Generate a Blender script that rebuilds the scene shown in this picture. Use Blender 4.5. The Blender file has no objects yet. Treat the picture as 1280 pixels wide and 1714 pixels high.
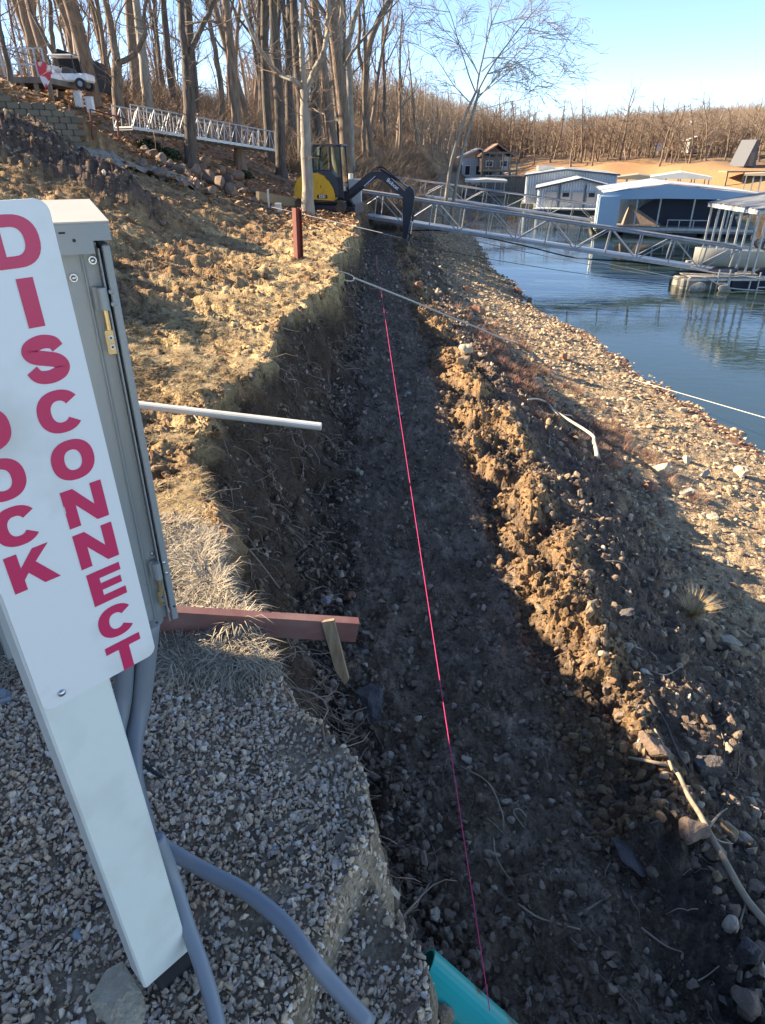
import bpy, math, random
import numpy as np
from mathutils import Vector, Matrix
R = math.radians
# ------------------------------------------------------------------ camera, sky, sun, exposure
sc = bpy.context.scene
col = sc.collection
CAMP, CAMF = R(28.5), 1100.0
cd = bpy.data.cameras.new('camera'); cam = bpy.data.objects.new('camera', cd); col.objects.link(cam)
cd.sensor_fit = 'VERTICAL'; cd.sensor_height = 36.0; cd.lens = CAMF/1714*36.0
cd.clip_start = 0.05; cd.clip_end = 4000
cam.location = (0, 0, 0); cam.rotation_euler = (R(90)-CAMP, 0, 0)
sc.camera = cam
SUN_EL, SUN_A = R(27), R(12)
SD = Vector((-math.cos(SUN_EL)*math.cos(SUN_A), math.cos(SUN_EL)*math.sin(SUN_A), math.sin(SUN_EL)))
w = bpy.data.worlds.new('World'); sc.world = w; w.use_nodes = True
wn = w.node_tree; bg = wn.nodes['Background']
sky = wn.nodes.new('ShaderNodeTexSky'); sky.sky_type = 'NISHITA'; sky.sun_disc = False
sky.sun_elevation = SUN_EL; sky.sun_rotation = math.atan2(SD.x, SD.y)
sky.altitude = 200; sky.air_density = 0.55; sky.dust_density = 0.0; sky.ozone_density = 1.3
wn.links.new(sky.outputs[0], bg.inputs[0]); bg.inputs[1].default_value = 0.094
sl = bpy.data.lights.new('sun', 'SUN'); sl.energy = 5.0; sl.angle = R(0.55); sl.color = (1.0, 0.82, 0.59)
so = bpy.data.objects.new('sun', sl); col.objects.link(so); so.location = (-20, 5, 20)
so.rotation_euler = SD.to_track_quat('Z', 'Y').to_euler()
vs = sc.view_settings; vs.view_transform = 'Standard'; vs.look = 'None'; vs.gamma = 1; vs.exposure = 1.9; vs.use_curve_mapping = False
sc.cycles.max_bounces = 6; sc.cycles.transparent_max_bounces = 12
sc.cycles.caustics_reflective = False; sc.cycles.caustics_refractive = False
sc.cycles.use_denoising = True

# ------------------------------------------------------------------ helpers
rng = random.Random(11); nr = np.random.default_rng(7)
def ray(px, py):
    u = (px-640)/CAMF; v = (py-857)/CAMF
    return np.array([u, math.cos(CAMP)-v*math.sin(CAMP), -math.sin(CAMP)-v*math.cos(CAMP)])
def at_y(px, py, Y): d = ray(px, py); return Vector(d*Y/d[1])
def at_z(px, py, z): d = ray(px, py); return Vector(d*z/d[2])

_p = np.random.default_rng(3).permutation(256); _p = np.concatenate([_p, _p])
_g = np.random.default_rng(4).uniform(0, 2*np.pi, 512); _gx, _gy = np.cos(_g), np.sin(_g)
def noise(x, y):
    x = np.asarray(x, float); y = np.asarray(y, float)
    xi = np.floor(x).astype(int); yi = np.floor(y).astype(int); xf = x-xi; yf = y-yi
    u = xf*xf*xf*(xf*(xf*6-15)+10); v = yf*yf*yf*(yf*(yf*6-15)+10)
    def gr(ix, iy, fx, fy):
        h = _p[(_p[ix & 255] + iy) & 255]; return _gx[h]*fx + _gy[h]*fy
    a = gr(xi, yi, xf, yf); b = gr(xi+1, yi, xf-1, yf); c = gr(xi, yi+1, xf, yf-1); d = gr(xi+1, yi+1, xf-1, yf-1)
    return (a*(1-u)+b*u)*(1-v)+(c*(1-u)+d*u)*v*1.0
def fbm(x, y, o=3, s=0.0):
    r = 0; a = 1; f = 1
    for i in range(o):
        r = r+a*noise(x*f+17.3*i+s, y*f-9.1*i+s*2); a *= .5; f *= 2.03
    return r
def ridged(x, y, o=3, s=0.0):
    r = 0; a = 1; f = 1
    for i in range(o):
        r = r+a*(1-2.2*np.abs(noise(x*f+7.7*i+s, y*f+3.1*i-s))); a *= .5; f *= 2.1
    return r/1.75-.5
def sst(a, b, x): t = np.clip((x-a)/(b-a), 0, 1); return t*t*(3-2*t)

# control lines across the cut: x and z at stations along the bank (y)
def line(*pts):
    a = np.array(pts, float); return lambda y: np.interp(y, a[:, 0], a[:, 1])
WZ = -4.6
lipx = line((0,.2),(.9,.1),(1.05,0.0),(1.2,-.03),(1.35,-.06),(1.6,-.29),(1.8,-.46),(2.1,-.62),(2.5,-.78),(3.1,-1.0),(3.7,-1.12),(4.6,-1.13),(6.9,-1.22),(8.2,-1.25),(9.2,-1.1),(10,-.78),(12.5,-.8),(13.2,-1.0),(15,-.95),(18.3,-.8),(26,-.9),(31,-.8),(36,-.6),(60,0),(90,5),(130,14),(200,40))
lipz = line((0,-1.68),(.9,-1.64),(1.2,-1.6),(2,-1.58),(3,-1.6),(4.6,-1.62),(7,-1.72),(11,-1.8),(18,-1.9),(30,-2.0),(60,-1.9),(90,-1.5),(200,-1))
toex = line((0,.5),(.9,.40),(1.2,.24),(1.6,.12),(2.0,.03),(2.5,-.02),(3,-.2),(4,-.26),(7,-.34),(9,-.4),(11,-.45),(18,-.6),(29,-.55),(31,-.3),(36,.2),(60,1),(90,6),(130,15),(200,41))
trz = line((0,-2.75),(2,-2.78),(4,-2.75),(7,-2.75),(11,-2.8),(18,-2.95),(28,-3.1),(30.5,-3.0),(33,-2.6),(60,-2.4),(200,-2))
trx = line((0,1.2),(1,1.12),(2.5,.98),(4,.92),(7,.8),(11,.72),(18,.5),(30,.45),(33,.8),(60,1.5),(90,6.5),(130,15.5),(200,41.5))
bix = line((0,1.35),(1,1.26),(2.5,1.12),(4,1.12),(7,1.15),(11,1.0),(18,.8),(30,.9),(36,1.6),(60,2.2),(90,7),(130,16),(200,42))
biz = line((0,-2.70),(1,-2.68),(2.5,-2.63),(4,-2.66),(7,-2.67),(11,-2.75),(14,-2.85),(18,-3.0),(30,-3.0),(36,-2.8),(60,-2.7),(200,-2.5))
bex = line((0,1.6),(1,1.45),(2.5,1.34),(4,1.42),(7,1.52),(11,1.35),(18,1.1),(30,1.2),(36,2.0),(60,3),(90,7.6),(130,16.7),(200,42.7))
bez = line((0,-2.78),(1,-2.74),(2.5,-2.68),(4,-2.70),(7,-2.72),(11,-2.85),(18,-3.1),(30,-3.15),(36,-3.1),(60,-3.1),(200,-3))
slx = line((0,3.2),(2,2.9),(4,2.85),(7,2.95),(11,2.7),(14,2.3),(18,2.1),(30,2.4),(40,3.2),(60,4.2),(90,8.2),(130,17.4),(200,43.4))
slz = line((0,-3.6),(4,-3.55),(7,-3.6),(11,-3.62),(14,-3.55),(18,-3.6),(30,-3.7),(60,-3.8),(200,-3.7))
shx = line((0,8),(3,7.6),(7,7.1),(10.6,6.7),(14.3,6.2),(17,6.1),(20.5,5.7),(23,5.0),(25,5.15),(28,5.3),(32,4.9),(38,5.4),(44,5.7),(60,6.8),(90,9.6),(112,14),(130,20),(140,30),(150,80),(200,120))
FS = np.array([(-200,190),(10,150),(20,136),(35,121),(56,106),(90,90),(150,62),(260,0),(400,-120)], float)
fsy = lambda x: np.interp(x, FS[:, 0], FS[:, 1])
WX0, WY0, WX1, WY1 = -11.2, 17.6, -8.1, 20.3
WDX, WDY = (WX1-WX0)/math.hypot(WX1-WX0, WY1-WY0), (WY1-WY0)/math.hypot(WX1-WX0, WY1-WY0)
MOUND = []   # (x, y, height, rx, ry, angle)
def gau(x, y, m):
    mx, my, h, rx, ry, a = m
    c, s = math.cos(a), math.sin(a); dx = (x-mx)*c+(y-my)*s; dy = -(x-mx)*s+(y-my)*c
    return h*np.exp(-(dx/rx)**2-(dy/ry)**2)
MOUND += [(-8.4, 15.3, .42, 1.6, 1.1, 0), (-6.75, 15.4, .55, 1.3, 1.0, -.3), (-10.5, 15.0, .2, 1.5, 1.1, 0), (-5.3, 14.8, .5, .8, .7, -.5), (-4.5, 7.7, .85, 1.25, .95, -.15),
          (-3.3, 6.4, .30, .9, .35, -.5), (-2.4, 5.3, .16, .8, .25, -.3), (-2.0, 3.6, .12, .5, .25, .2), (-5.6, 9.6, .35, 1.2, .5, 0)]
def regions(x, y):
    """weights of the ground's kinds across the cut"""
    k = np.clip((y-1)/30, 0, 1)
    jit = (fbm(x*.3, y*1.1, 3, 5)*.28+noise(x*.5, y*5.3)*.07)*sst(1.2, 3.0, y)*(1-sst(31, 40, y)) + noise(y*3.1, 0*y+2.2)*.05
    near = 1-sst(.5, 1.6, np.abs(x-lipx(y)))
    xs = x+jit*near
    return xs
def height(x, y, detail=True):
    x = np.asarray(x, float); y = np.asarray(y, float)
    yy = np.maximum(y, 0.0)
    xs = regions(x, yy)
    L = [(lipx, lipz), (toex, trz), (trx, trz), (bix, biz), (bex, bez), (slx, slz)]
    xl = lipx(yy); zl = lipz(yy)
    # the rising ground on the left
    d = np.maximum(xl-xs, 0)
    rise_near = np.interp(d, [0, 1.6, 3, 6, 12, 40], [0, .05, .35, 1.2, 2.8, 9])
    rise_far = np.interp(d, [0, 1, 2, 3, 4, 6, 8.4, 12, 16, 25, 40, 80], [0, .03, .12, .42, .85, 1.6, 2.5, 3.75, 4.4, 4.9, 5.2, 5.8])
    rise = rise_near+(rise_far-rise_near)*sst(1.8, 5.0, yy)
    z = zl+rise+(.06*np.clip(yy-25, 0, 15)+.02*np.clip(yy-40, 0, 60))*sst(-.3, 3.0, d)
    wn_ = (x-WX0)*(-WDY)+(y-WY0)*WDX; ws_ = (x-WX0)*WDX+(y-WY0)*WDY
    z = z+.58*sst(.04, .16, wn_)*(1-sst(4.3, 6.0, ws_))*(1-sst(2, 14, wn_))
    # the face of the cut: steep, a little concave
    xt = toex(yy); t = np.clip((xs-xl)/np.maximum(xt-xl, .05), 0, 1)
    zw = zl+(trz(yy)-zl)*(1-(1-t)**1.9)
    z = np.where(xs > xl, zw, z)
    px, pz = toex(yy), trz(yy)
    for fx, fz in L[2:]:
        nx, nz = fx(yy), fz(yy); t = np.clip((xs-px)/np.maximum(nx-px, .02), 0, 1)
        t2 = t if fx is slx else t*t*(3-2*t)
        z = np.where(xs > px, pz+(nz-pz)*t2, z); px, pz = nx, nz
    sx = shx(yy); t = (xs-px)/np.maximum(sx-px, .02)
    z = np.where(xs > px, pz+(WZ-pz)*np.minimum(t, 1), z)
    z = np.where(xs > sx, np.maximum(WZ-(xs-sx)*.14, -9), z)
    for m in MOUND: z = z+gau(x, y, m)
    # far shore
    dy = y-fsy(x)
    zf = np.interp(dy, [-60, -12, 0, 3, 9, 16, 40, 70, 110, 160, 250, 500, 900], [-9, -6.6, WZ, WZ+.9, -2.2, -1.0, .3, 1.0, 1.9, 3.0, 5.0, 10, 16])
    zf = zf+np.clip((x-50)*.05, 0, 9)*sst(20, 80, dy)
    fine = sst(60, 20, yy) if False else 1-sst(25, 70, yy)
    zf = zf+sst(0, 8, dy)*noise(x*.12, y*.12)*1.1
    if detail:
        gr = (1-sst(1.7, 2.3, yy+noise(x*3, yy*3)*.3))*(1-sst(-.06, .02, xs-xl))    # gravel pad
        wall = sst(-.12, .05, xs-xl)*(1-sst(-.1, .15, xs-xt))*(1-sst(30, 33, yy))
        fld = (1-sst(-.15, .0, xs-xl))*(1-gr)
        trn = sst(-.1, .1, xs-xt)*(1-sst(-.15, .1, xs-trx(yy)))
        ber = sst(-.15, .15, xs-trx(yy))*(1-sst(-.1, .25, xs-bex(yy)))
        slo = sst(0, .3, xs-bex(yy))*(1-sst(-.3, .3, xs-slx(yy)))
        bea = sst(-.3, .4, xs-slx(yy))*(1-sst(-.3, 1.5, xs-sx))
        n1 = fbm(x*.9, y*.9, 3, 1); n2 = ridged(x*2.3, y*3.1, 3, 2); n3 = fbm(x*9, y*9, 3, 3); n4 = ridged(x*6, y*6, 3, 8); n5 = fbm(x*26, y*26, 2, 6)
        f2 = fine*np.interp(yy, [0, 20, 60], [1, 1, .6])
        # slabs of churned ground, longer along x
        fur = ridged(x*.9+noise(x*.4, y*.4)*.8, y*2.2+x*.35, 3, 12)
        dd = fld*(n1*.10+fur*.24*sst(.1, 1.1, d)*(1-sst(22, 30, yy))+n2*.06+n4*.03+n3*.03+n5*.012)
        dd = dd+gr*(n1*.02+n3*.006+n5*.004)
        dd = dd+wall*(n2*.10+n4*.07+n3*.05+n5*.018)
        dd = dd+trn*(n1*.10+n2*.065+n3*.045+n4*.035+n5*.016)
        bcl = sst(-.25, .35, fbm(x*1.6, y*1.3, 2, 61)); dd = dd+ber*((bcl-.62)*.18+n1*.05+n2*.08+n4*.05+n3*.06+n5*.035)
        dd = dd+slo*(n1*.16+np.clip(noise(x*3.3, y*3.3), .15, 1)*.22+ridged(x*.9, y*2.6, 3, 4)*.10+n4*.035+n3*.03+n5*.010)
        dd = dd+bea*(n1*.07+n2*.05+n3*.02)
        z = z+dd*f2
        mnd = sum(gau(x, y, m) for m in MOUND[:5])
        z = z+np.clip(mnd, 0, .5)*(n2*.08+n4*.08+n3*.18)
        # slumped lower shelf of gravel at the corner
        sh = (1-sst(1.06, 1.13, yy+noise(x*5, yy*5)*.10))*sst(-.012, .03, x+.06+.405*(1.08-yy)+noise(x*7, yy*7)*.035)
        z = z-sh*.12*(xs < xl+.05)
    return np.maximum(z, np.maximum(zf, -9))
def gz(x, y): return float(height(np.array([x]), np.array([y]))[0])
def hit(px, py, t0=1.0, t1=400):
    d = ray(px, py); t = np.geomspace(t0, t1, 1500); P = d[None]*t[:, None]
    h = height(P[:, 0], P[:, 1]); k = np.argmax(P[:, 2] < h)
    if k == 0: P0_ = d*27.0/d[1]; return Vector((P0_[0], 27.0, gz(P0_[0], 27.0)))
    return Vector((P[k, 0], P[k, 1], h[k]))

class MB:
    """collects shapes; build() links them as one mesh object"""
    def __init__(s): s.v = []; s.f = []; s.n = 0
    def add(s, v, f):
        v = np.asarray(v, float).reshape(-1, 3); s.v.append(v)
        s.f += [tuple(i+s.n for i in q) for q in f]; s.n += len(v); return s
    def box(s, c, size, rot=None):
        hx, hy, hz = size[0]/2, size[1]/2, size[2]/2
        v = [Vector((x, y, z)) for x in (-hx, hx) for y in (-hy, hy) for z in (-hz, hz)]
        if rot is not None: v = [rot @ q for q in v]
        c = Vector(c); v = [q+c for q in v]
        return s.add(v, [(0,1,3,2),(4,6,7,5),(0,4,5,1),(2,3,7,6),(0,2,6,4),(1,5,7,3)])
    def bbox(s, c, size, b=.005, rot=None):
        """box with chamfered vertical and top edges"""
        hx, hy, hz = size[0]/2, size[1]/2, size[2]/2; b = min(b, hx*.8, hy*.8, hz*.8); v = []
        for z, i in ((-hz, b), (-hz+b, 0), (hz-b, 0), (hz, b)):
            for x, y in ((-hx+b+ (0), -hy+i), (hx-b, -hy+i), (hx-i, -hy+b), (hx-i, hy-b), (hx-b, hy-i), (-hx+b, hy-i), (-hx+i, hy-b), (-hx+i, -hy+b)): v.append(Vector((x, y, z)))
        if rot is not None: v = [rot @ q for q in v]
        c = Vector(c); v = [q+c for q in v]
        f = [tuple(range(7, -1, -1)), tuple(range(24, 32))]
        for k in range(3):
            for i in range(8): j = (i+1) % 8; f.append((k*8+i, k*8+j, k*8+8+j, k*8+8+i))
        return s.add(v, f)
    def tube(s, pts, rad, n=8, cap=True):
        pts = np.array([tuple(p) for p in pts], float); m = len(pts)
        rad = np.full(m, rad, float) if np.isscalar(rad) else np.asarray(rad, float)
        t = np.gradient(pts, axis=0); t /= np.maximum(np.linalg.norm(t, axis=1), 1e-9)[:, None]
        a = np.array([0, 0, 1.]) if abs(t[0, 2]) < .9 else np.array([1., 0, 0])
        u = np.cross(t, a); ln = np.linalg.norm(u, axis=1)
        if ln.min() < .05:
            a = np.array([.577, .577, .577]); u = np.cross(t, a); ln = np.linalg.norm(u, axis=1)
        u /= np.maximum(ln, 1e-6)[:, None]; w_ = np.cross(t, u)
        th = np.arange(n)*2*np.pi/n
        v = pts[:, None]+rad[:, None, None]*(np.cos(th)[None, :, None]*u[:, None]+np.sin(th)[None, :, None]*w_[:, None])
        f = []
        for k in range(m-1):
            for i in range(n): j = (i+1) % n; f.append((k*n+i, k*n+n+i, k*n+n+j, k*n+j))
        if cap: f.append(tuple(range(n))); f.append(tuple((m-1)*n+i for i in range(n-1, -1, -1)))
        return s.add(v.reshape(-1, 3), f)
    def bar(s, a, b, w_, h=None, n=4):
        """square bar from a to b"""
        a = Vector(a); b = Vector(b); h = h or w_; d = (b-a).normalized()
        up = Vector((0, 0, 1)) if abs(d.z) < .95 else Vector((0, 1, 0))
        x = d.cross(up).normalized(); y = x.cross(d); v = []
        for p in (a, b):
            for i, j in ((-1, -1), (1, -1), (1, 1), (-1, 1)): v.append(p+x*i*w_/2+y*j*h/2)
        return s.add(v, [(3,2,1,0),(4,5,6,7),(0,1,5,4),(1,2,6,5),(2,3,7,6),(3,0,4,7)])
    def prism(s, poly, a, b, M=None):
        """2-D outline (x, z) extruded along y from a to b, M maps to world"""
        n = len(poly); v = [Vector((x, a, z)) for x, z in poly]+[Vector((x, b, z)) for x, z in poly]
        if M is not None: v = [M @ q for q in v]
        f = [tuple(range(n)), tuple(range(2*n-1, n-1, -1))]+[(i, i+n, (i+1) % n+n, (i+1) % n) for i in range(n)]
        return s.add(v, f)
    def mesh(s, name):
        me = bpy.data.meshes.new(name)
        v = np.concatenate(s.v) if s.v else np.zeros((0, 3))
        me.from_pydata(v.tolist(), [], s.f); return me
    def build(s, name, mat, parent=None, smooth=False):
        return link(name, s.mesh(name), mat, parent, smooth)
def link(name, me, mat=None, parent=None, smooth=False):
    if mat is not None and not me.materials: me.materials.append(mat)
    o = bpy.data.objects.new(name, me); col.objects.link(o)
    if parent is not None: o.parent = parent
    if smooth: me.polygons.foreach_set('use_smooth', [True]*len(me.polygons))
    return o
def tag(o, label=None, cat=None, group=None, kind=None):
    if label: o['label'] = label
    if cat: o['category'] = cat
    if group: o['group'] = group
    if kind: o['kind'] = kind
    return o
def thing(name, loc, rz=0, label=None, cat=None, group=None, rot=None):
    o = bpy.data.objects.new(name, None); col.objects.link(o); o.location = loc
    o.rotation_euler = rot if rot else (0, 0, rz); o.empty_display_size = .1
    return tag(o, label, cat, group)
def copy_tree(o, parent=None):
    c = o.copy(); col.objects.link(c); c.parent = parent
    for ch in [k for k in col.objects if k.parent == o]: copy_tree(ch, c)
    return c

# ------------------------------------------------------------------ materials
def mat(name, c, rough=.8, c2=None, scale=8, bump=0, bscale=40, metal=0, spec=.5, rnd=None, attr=False, detail=6, stretch=None, coords='Object', rlo=.3, rhi=.7):
    m = bpy.data.materials.new(name); m.use_nodes = True; N = m.node_tree.nodes; K = m.node_tree.links
    b = N['Principled BSDF']; b.inputs['Roughness'].default_value = rough; b.inputs['Metallic'].default_value = metal
    b.inputs['Specular IOR Level'].default_value = spec
    tc = N.new('ShaderNodeTexCoord'); src = tc.outputs[coords]
    if stretch:
        mp = N.new('ShaderNodeMapping'); mp.inputs['Scale'].default_value = stretch; K.new(src, mp.inputs[0]); src = mp.outputs[0]
    out = None
    if c2 is not None:
        n = N.new('ShaderNodeTexNoise'); n.inputs['Scale'].default_value = scale; n.inputs['Detail'].default_value = detail; K.new(src, n.inputs['Vector'])
        r = N.new('ShaderNodeValToRGB'); r.color_ramp.elements[0].position = rlo; r.color_ramp.elements[1].position = rhi
        r.color_ramp.elements[0].color = (*c, 1); r.color_ramp.elements[1].color = (*c2, 1); K.new(n.outputs[0], r.inputs[0]); out = r.outputs[0]
    if rnd:
        oi = N.new('ShaderNodeObjectInfo'); r2 = N.new('ShaderNodeValToRGB'); r2.color_ramp.interpolation = 'LINEAR'
        els = r2.color_ramp.elements
        while len(els) < len(rnd): els.new(.5)
        for i, q in enumerate(rnd): els[i].position = i/(len(rnd)-1); els[i].color = (*q, 1)
        K.new(oi.outputs['Random'], r2.inputs[0])
        if out is None: out = r2.outputs[0]
        else:
            mx = N.new('ShaderNodeMix'); mx.data_type = 'RGBA'; mx.blend_type = 'MULTIPLY'; mx.inputs[0].default_value = 1
            K.new(out, mx.inputs[6]); K.new(r2.outputs[0], mx.inputs[7]); out = mx.outputs[2]
    if out is None: b.inputs['Base Color'].default_value = (*c, 1)
    else: K.new(out, b.inputs['Base Color'])
    if bump:
        n = N.new('ShaderNodeTexNoise'); n.inputs['Scale'].default_value = bscale; n.inputs['Detail'].default_value = 5; K.new(src, n.inputs['Vector'])
        bp = N.new('ShaderNodeBump'); bp.inputs['Strength'].default_value = 1; bp.inputs['Distance'].default_value = bump
        K.new(n.outputs[0], bp.inputs['Height']); K.new(bp.outputs[0], b.inputs['Normal'])
    return m

def ground_mat():
    m = bpy.data.materials.new('ground'); m.use_nodes = True; N = m.node_tree.nodes; K = m.node_tree.links
    b = N['Principled BSDF']; b.inputs['Roughness'].default_value = .95; b.inputs['Specular IOR Level'].default_value = .25
    a = N.new('ShaderNodeAttribute'); a.attribute_name = 'tint'
    tc = N.new('ShaderNodeTexCoord')
    def nz(s, d=5):
        n = N.new('ShaderNodeTexNoise'); n.inputs['Scale'].default_value = s; n.inputs['Detail'].default_value = d; n.inputs['Roughness'].default_value = .65; K.new(tc.outputs['Object'], n.inputs['Vector']); return n.outputs[0]
    n1, n2 = nz(7, 8), nz(70, 5)
    def mr(x, lo, hi):
        r = N.new('ShaderNodeMapRange'); r.inputs[1].default_value = .32; r.inputs[2].default_value = .68; r.inputs[3].default_value = lo; r.inputs[4].default_value = hi; K.new(x, r.inputs[0]); return r.outputs[0]
    mu = N.new('ShaderNodeMath'); mu.operation = 'MULTIPLY'; K.new(mr(n1, .62, 1.4), mu.inputs[0]); K.new(mr(n2, .65, 1.35), mu.inputs[1])
    vm = N.new('ShaderNodeVectorMath'); vm.operation = 'SCALE'; K.new(a.outputs['Color'], vm.inputs[0]); K.new(mu.outputs[0], vm.inputs['Scale'])
    K.new(vm.outputs[0], b.inputs['Base Color'])
    vo = N.new('ShaderNodeTexVoronoi'); vo.inputs['Scale'].default_value = 38; K.new(tc.outputs['Object'], vo.inputs['Vector'])
    b1 = N.new('ShaderNodeBump'); b1.inputs['Distance'].default_value = .014; b1.inputs['Strength'].default_value = 1; K.new(vo.outputs['Distance'], b1.inputs['Height']); b1.invert = True
    b2 = N.new('ShaderNodeBump'); b2.inputs['Distance'].default_value = .016; K.new(nz(60, 6), b2.inputs['Height']); K.new(b1.outputs[0], b2.inputs['Normal'])
    K.new(b2.outputs[0], b.inputs['Normal']); return m

# ------------------------------------------------------------------ ground sheet (fan grid, finest near the camera)
NC, NR_ = 800, 800
s_ = np.linspace(-1, 1, NC); s_ = np.sign(s_)*(np.abs(s_)*.75+.25*np.abs(s_)**3)
ys = np.concatenate([np.array([-12, -8, -5, -3, -2, -1.2, -.7, -.3, 0, .15]), np.geomspace(.28, 900, NR_)])
Yg = np.repeat(ys[:, None], NC, 1); Xg = s_[None]*np.where(Yg > 0, 2.3+.72*Yg, 2.3+8*sst(0, 3, -Yg)) + .12*np.maximum(Yg, 0)*0
Zg = height(Xg.ravel(), Yg.ravel()).reshape(Yg.shape)
# rough the cut face sideways too
xs_ = regions(Xg.ravel(), np.maximum(Yg.ravel(), 0)).reshape(Yg.shape)
lx, tx = lipx(np.maximum(Yg, 0)), toex(np.maximum(Yg, 0))
wallm = sst(-.1, .08, xs_-lx)*(1-sst(-.05, .12, xs_-tx))*(1-sst(28, 34, Yg))
dx = wallm*(.25+.75*sst(1.6, 2.4, Yg))*(fbm(Yg*3.1, Zg*4.0, 3, 9)*.16+fbm(Yg*14, Zg*14, 2, 4)*.04)
Xd = Xg+dx
def tint_of(X, Y, Z, XS):
    yy = np.maximum(Y, 0); lx, tx = lipx(yy), toex(yy); d = lx-XS
    C = np.zeros(X.shape+(3,))
    def put(mask, c):
        for i in range(3): C[..., i] = C[..., i]*(1-mask)+mask*c[i]
    n = fbm(X*1.3, Y*1.3, 3, 20); n2 = fbm(X*.5, Y*.5, 3, 30)
    put(np.ones(X.shape), (.32, .20, .10))                       # churned field earth with straw
    put(sst(.0, .5, n+n2*.5)*sst(2.2, 3, Y), (.48, .34, .17))      # dry grass
    put(sst(.1, .5, fbm(X*2.1, Y*3.3, 3, 41))*.8*sst(2, 3, Y), (.12, .07, .04)); put(sst(.12, .3, fbm(X*1.2, Y*2.6, 4, 91))*.6*sst(2, 3, Y), (.15, .085, .045))
    strawlip = sst(2.8, 6.5, Y)*(1-sst(20, 28, Y))*(1-sst(.6, 2.2, d))*sst(-.35, .2, n+.15)
    put(strawlip*.95, (.52, .38, .19))
    md = np.clip(sum(gau(X, Y, m) for m in MOUND[:5])*4.5-.25, 0, 1); put(md, (.125, .085, .065))
    leaf = sst(19, 25, Y+n*4)*sst(.2, 3, d); put(leaf, (.27, .17, .10))
    put((1-sst(1.6, 2.3, Y+fbm(X*3, Y*3, 3, 3)*.7))*(d > -.1), (.34, .265, .185))   # gravel fines
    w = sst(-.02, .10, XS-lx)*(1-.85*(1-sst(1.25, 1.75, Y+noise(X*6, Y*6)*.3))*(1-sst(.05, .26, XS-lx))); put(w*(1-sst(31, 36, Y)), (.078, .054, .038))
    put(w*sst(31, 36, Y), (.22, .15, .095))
    tr = sst(-.05, .15, XS-tx)*(1-sst(31, 35, Y)); put(tr, (.19, .135, .092)); put(tr*sst(-.05, .4, fbm(X*2.5, Y*1.5, 3, 70))*.7, (.12, .09, .066)); put(tr*sst(.1, .4, fbm(X*4, Y*3, 3, 77))*.6, (.32, .25, .19))
    br = sst(-.1, .2, XS-trx(yy)-noise(X*3, Y*3)*.15)*(1-sst(32, 36, Y)); br2 = br*sst(1.7, 2.4, Y+noise(X*4, Y*2)*.4); put(br*(1-br2*0), (.08, .062, .05)); put(br2*sst(-.3, .15, fbm(X*1.6, Y*1.3, 2, 61)), (.29, .18, .09))  # spoil tan where sunlit, dark where shaded: light put into the tint
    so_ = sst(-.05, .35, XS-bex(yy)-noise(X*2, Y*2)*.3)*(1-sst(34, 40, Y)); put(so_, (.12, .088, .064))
    rd = sst(.0, .6, XS-bex(yy))*(1-sst(0, 1.8, XS-slx(yy)))*np.exp(-((Y-11.5)/4.5)**2); put(rd*.75, (.17, .075, .05))
    be = sst(-.5, .5, XS-slx(yy)+n*.8); put(be, (.40, .29, .17))
    put(be*sst(.0, .5, fbm(X*.9, Y*1.4, 3, 50))*.5, (.25, .18, .12))
    sx = shx(yy); wl = sst(-.55, -.2, XS-sx); put(wl, (.17, .12, .085)); put(wl*(1-sst(-.1, .1, XS-sx))*(1-sst(26, 30, Y)), (.20, .09, .06))
    put(sst(-.1, 3.5, XS-sx), (.05, .06, .03))
    dy = Y-fsy(X); put(sst(-3, 0, dy)*(X > -60)*(XS > sx-2) if True else 0, (.40, .23, .11))
    put(sst(6, 22, dy+noise(X*.1, Y*.1)*12), (.24, .16, .10))
    return C
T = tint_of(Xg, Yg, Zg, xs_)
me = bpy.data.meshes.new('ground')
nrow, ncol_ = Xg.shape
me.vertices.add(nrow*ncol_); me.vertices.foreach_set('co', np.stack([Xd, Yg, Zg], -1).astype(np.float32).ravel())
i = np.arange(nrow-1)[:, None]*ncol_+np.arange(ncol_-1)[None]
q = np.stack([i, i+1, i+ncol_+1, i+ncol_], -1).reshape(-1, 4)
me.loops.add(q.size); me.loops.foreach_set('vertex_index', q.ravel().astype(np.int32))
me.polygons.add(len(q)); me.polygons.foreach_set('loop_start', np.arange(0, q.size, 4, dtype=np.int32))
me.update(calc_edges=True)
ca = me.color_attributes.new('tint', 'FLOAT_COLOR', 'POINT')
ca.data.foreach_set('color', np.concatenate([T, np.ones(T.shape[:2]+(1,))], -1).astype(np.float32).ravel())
me.polygons.foreach_set('use_smooth', [True]*len(me.polygons))
G = link('ground', me, ground_mat()); tag(G, kind='structure')

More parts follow.
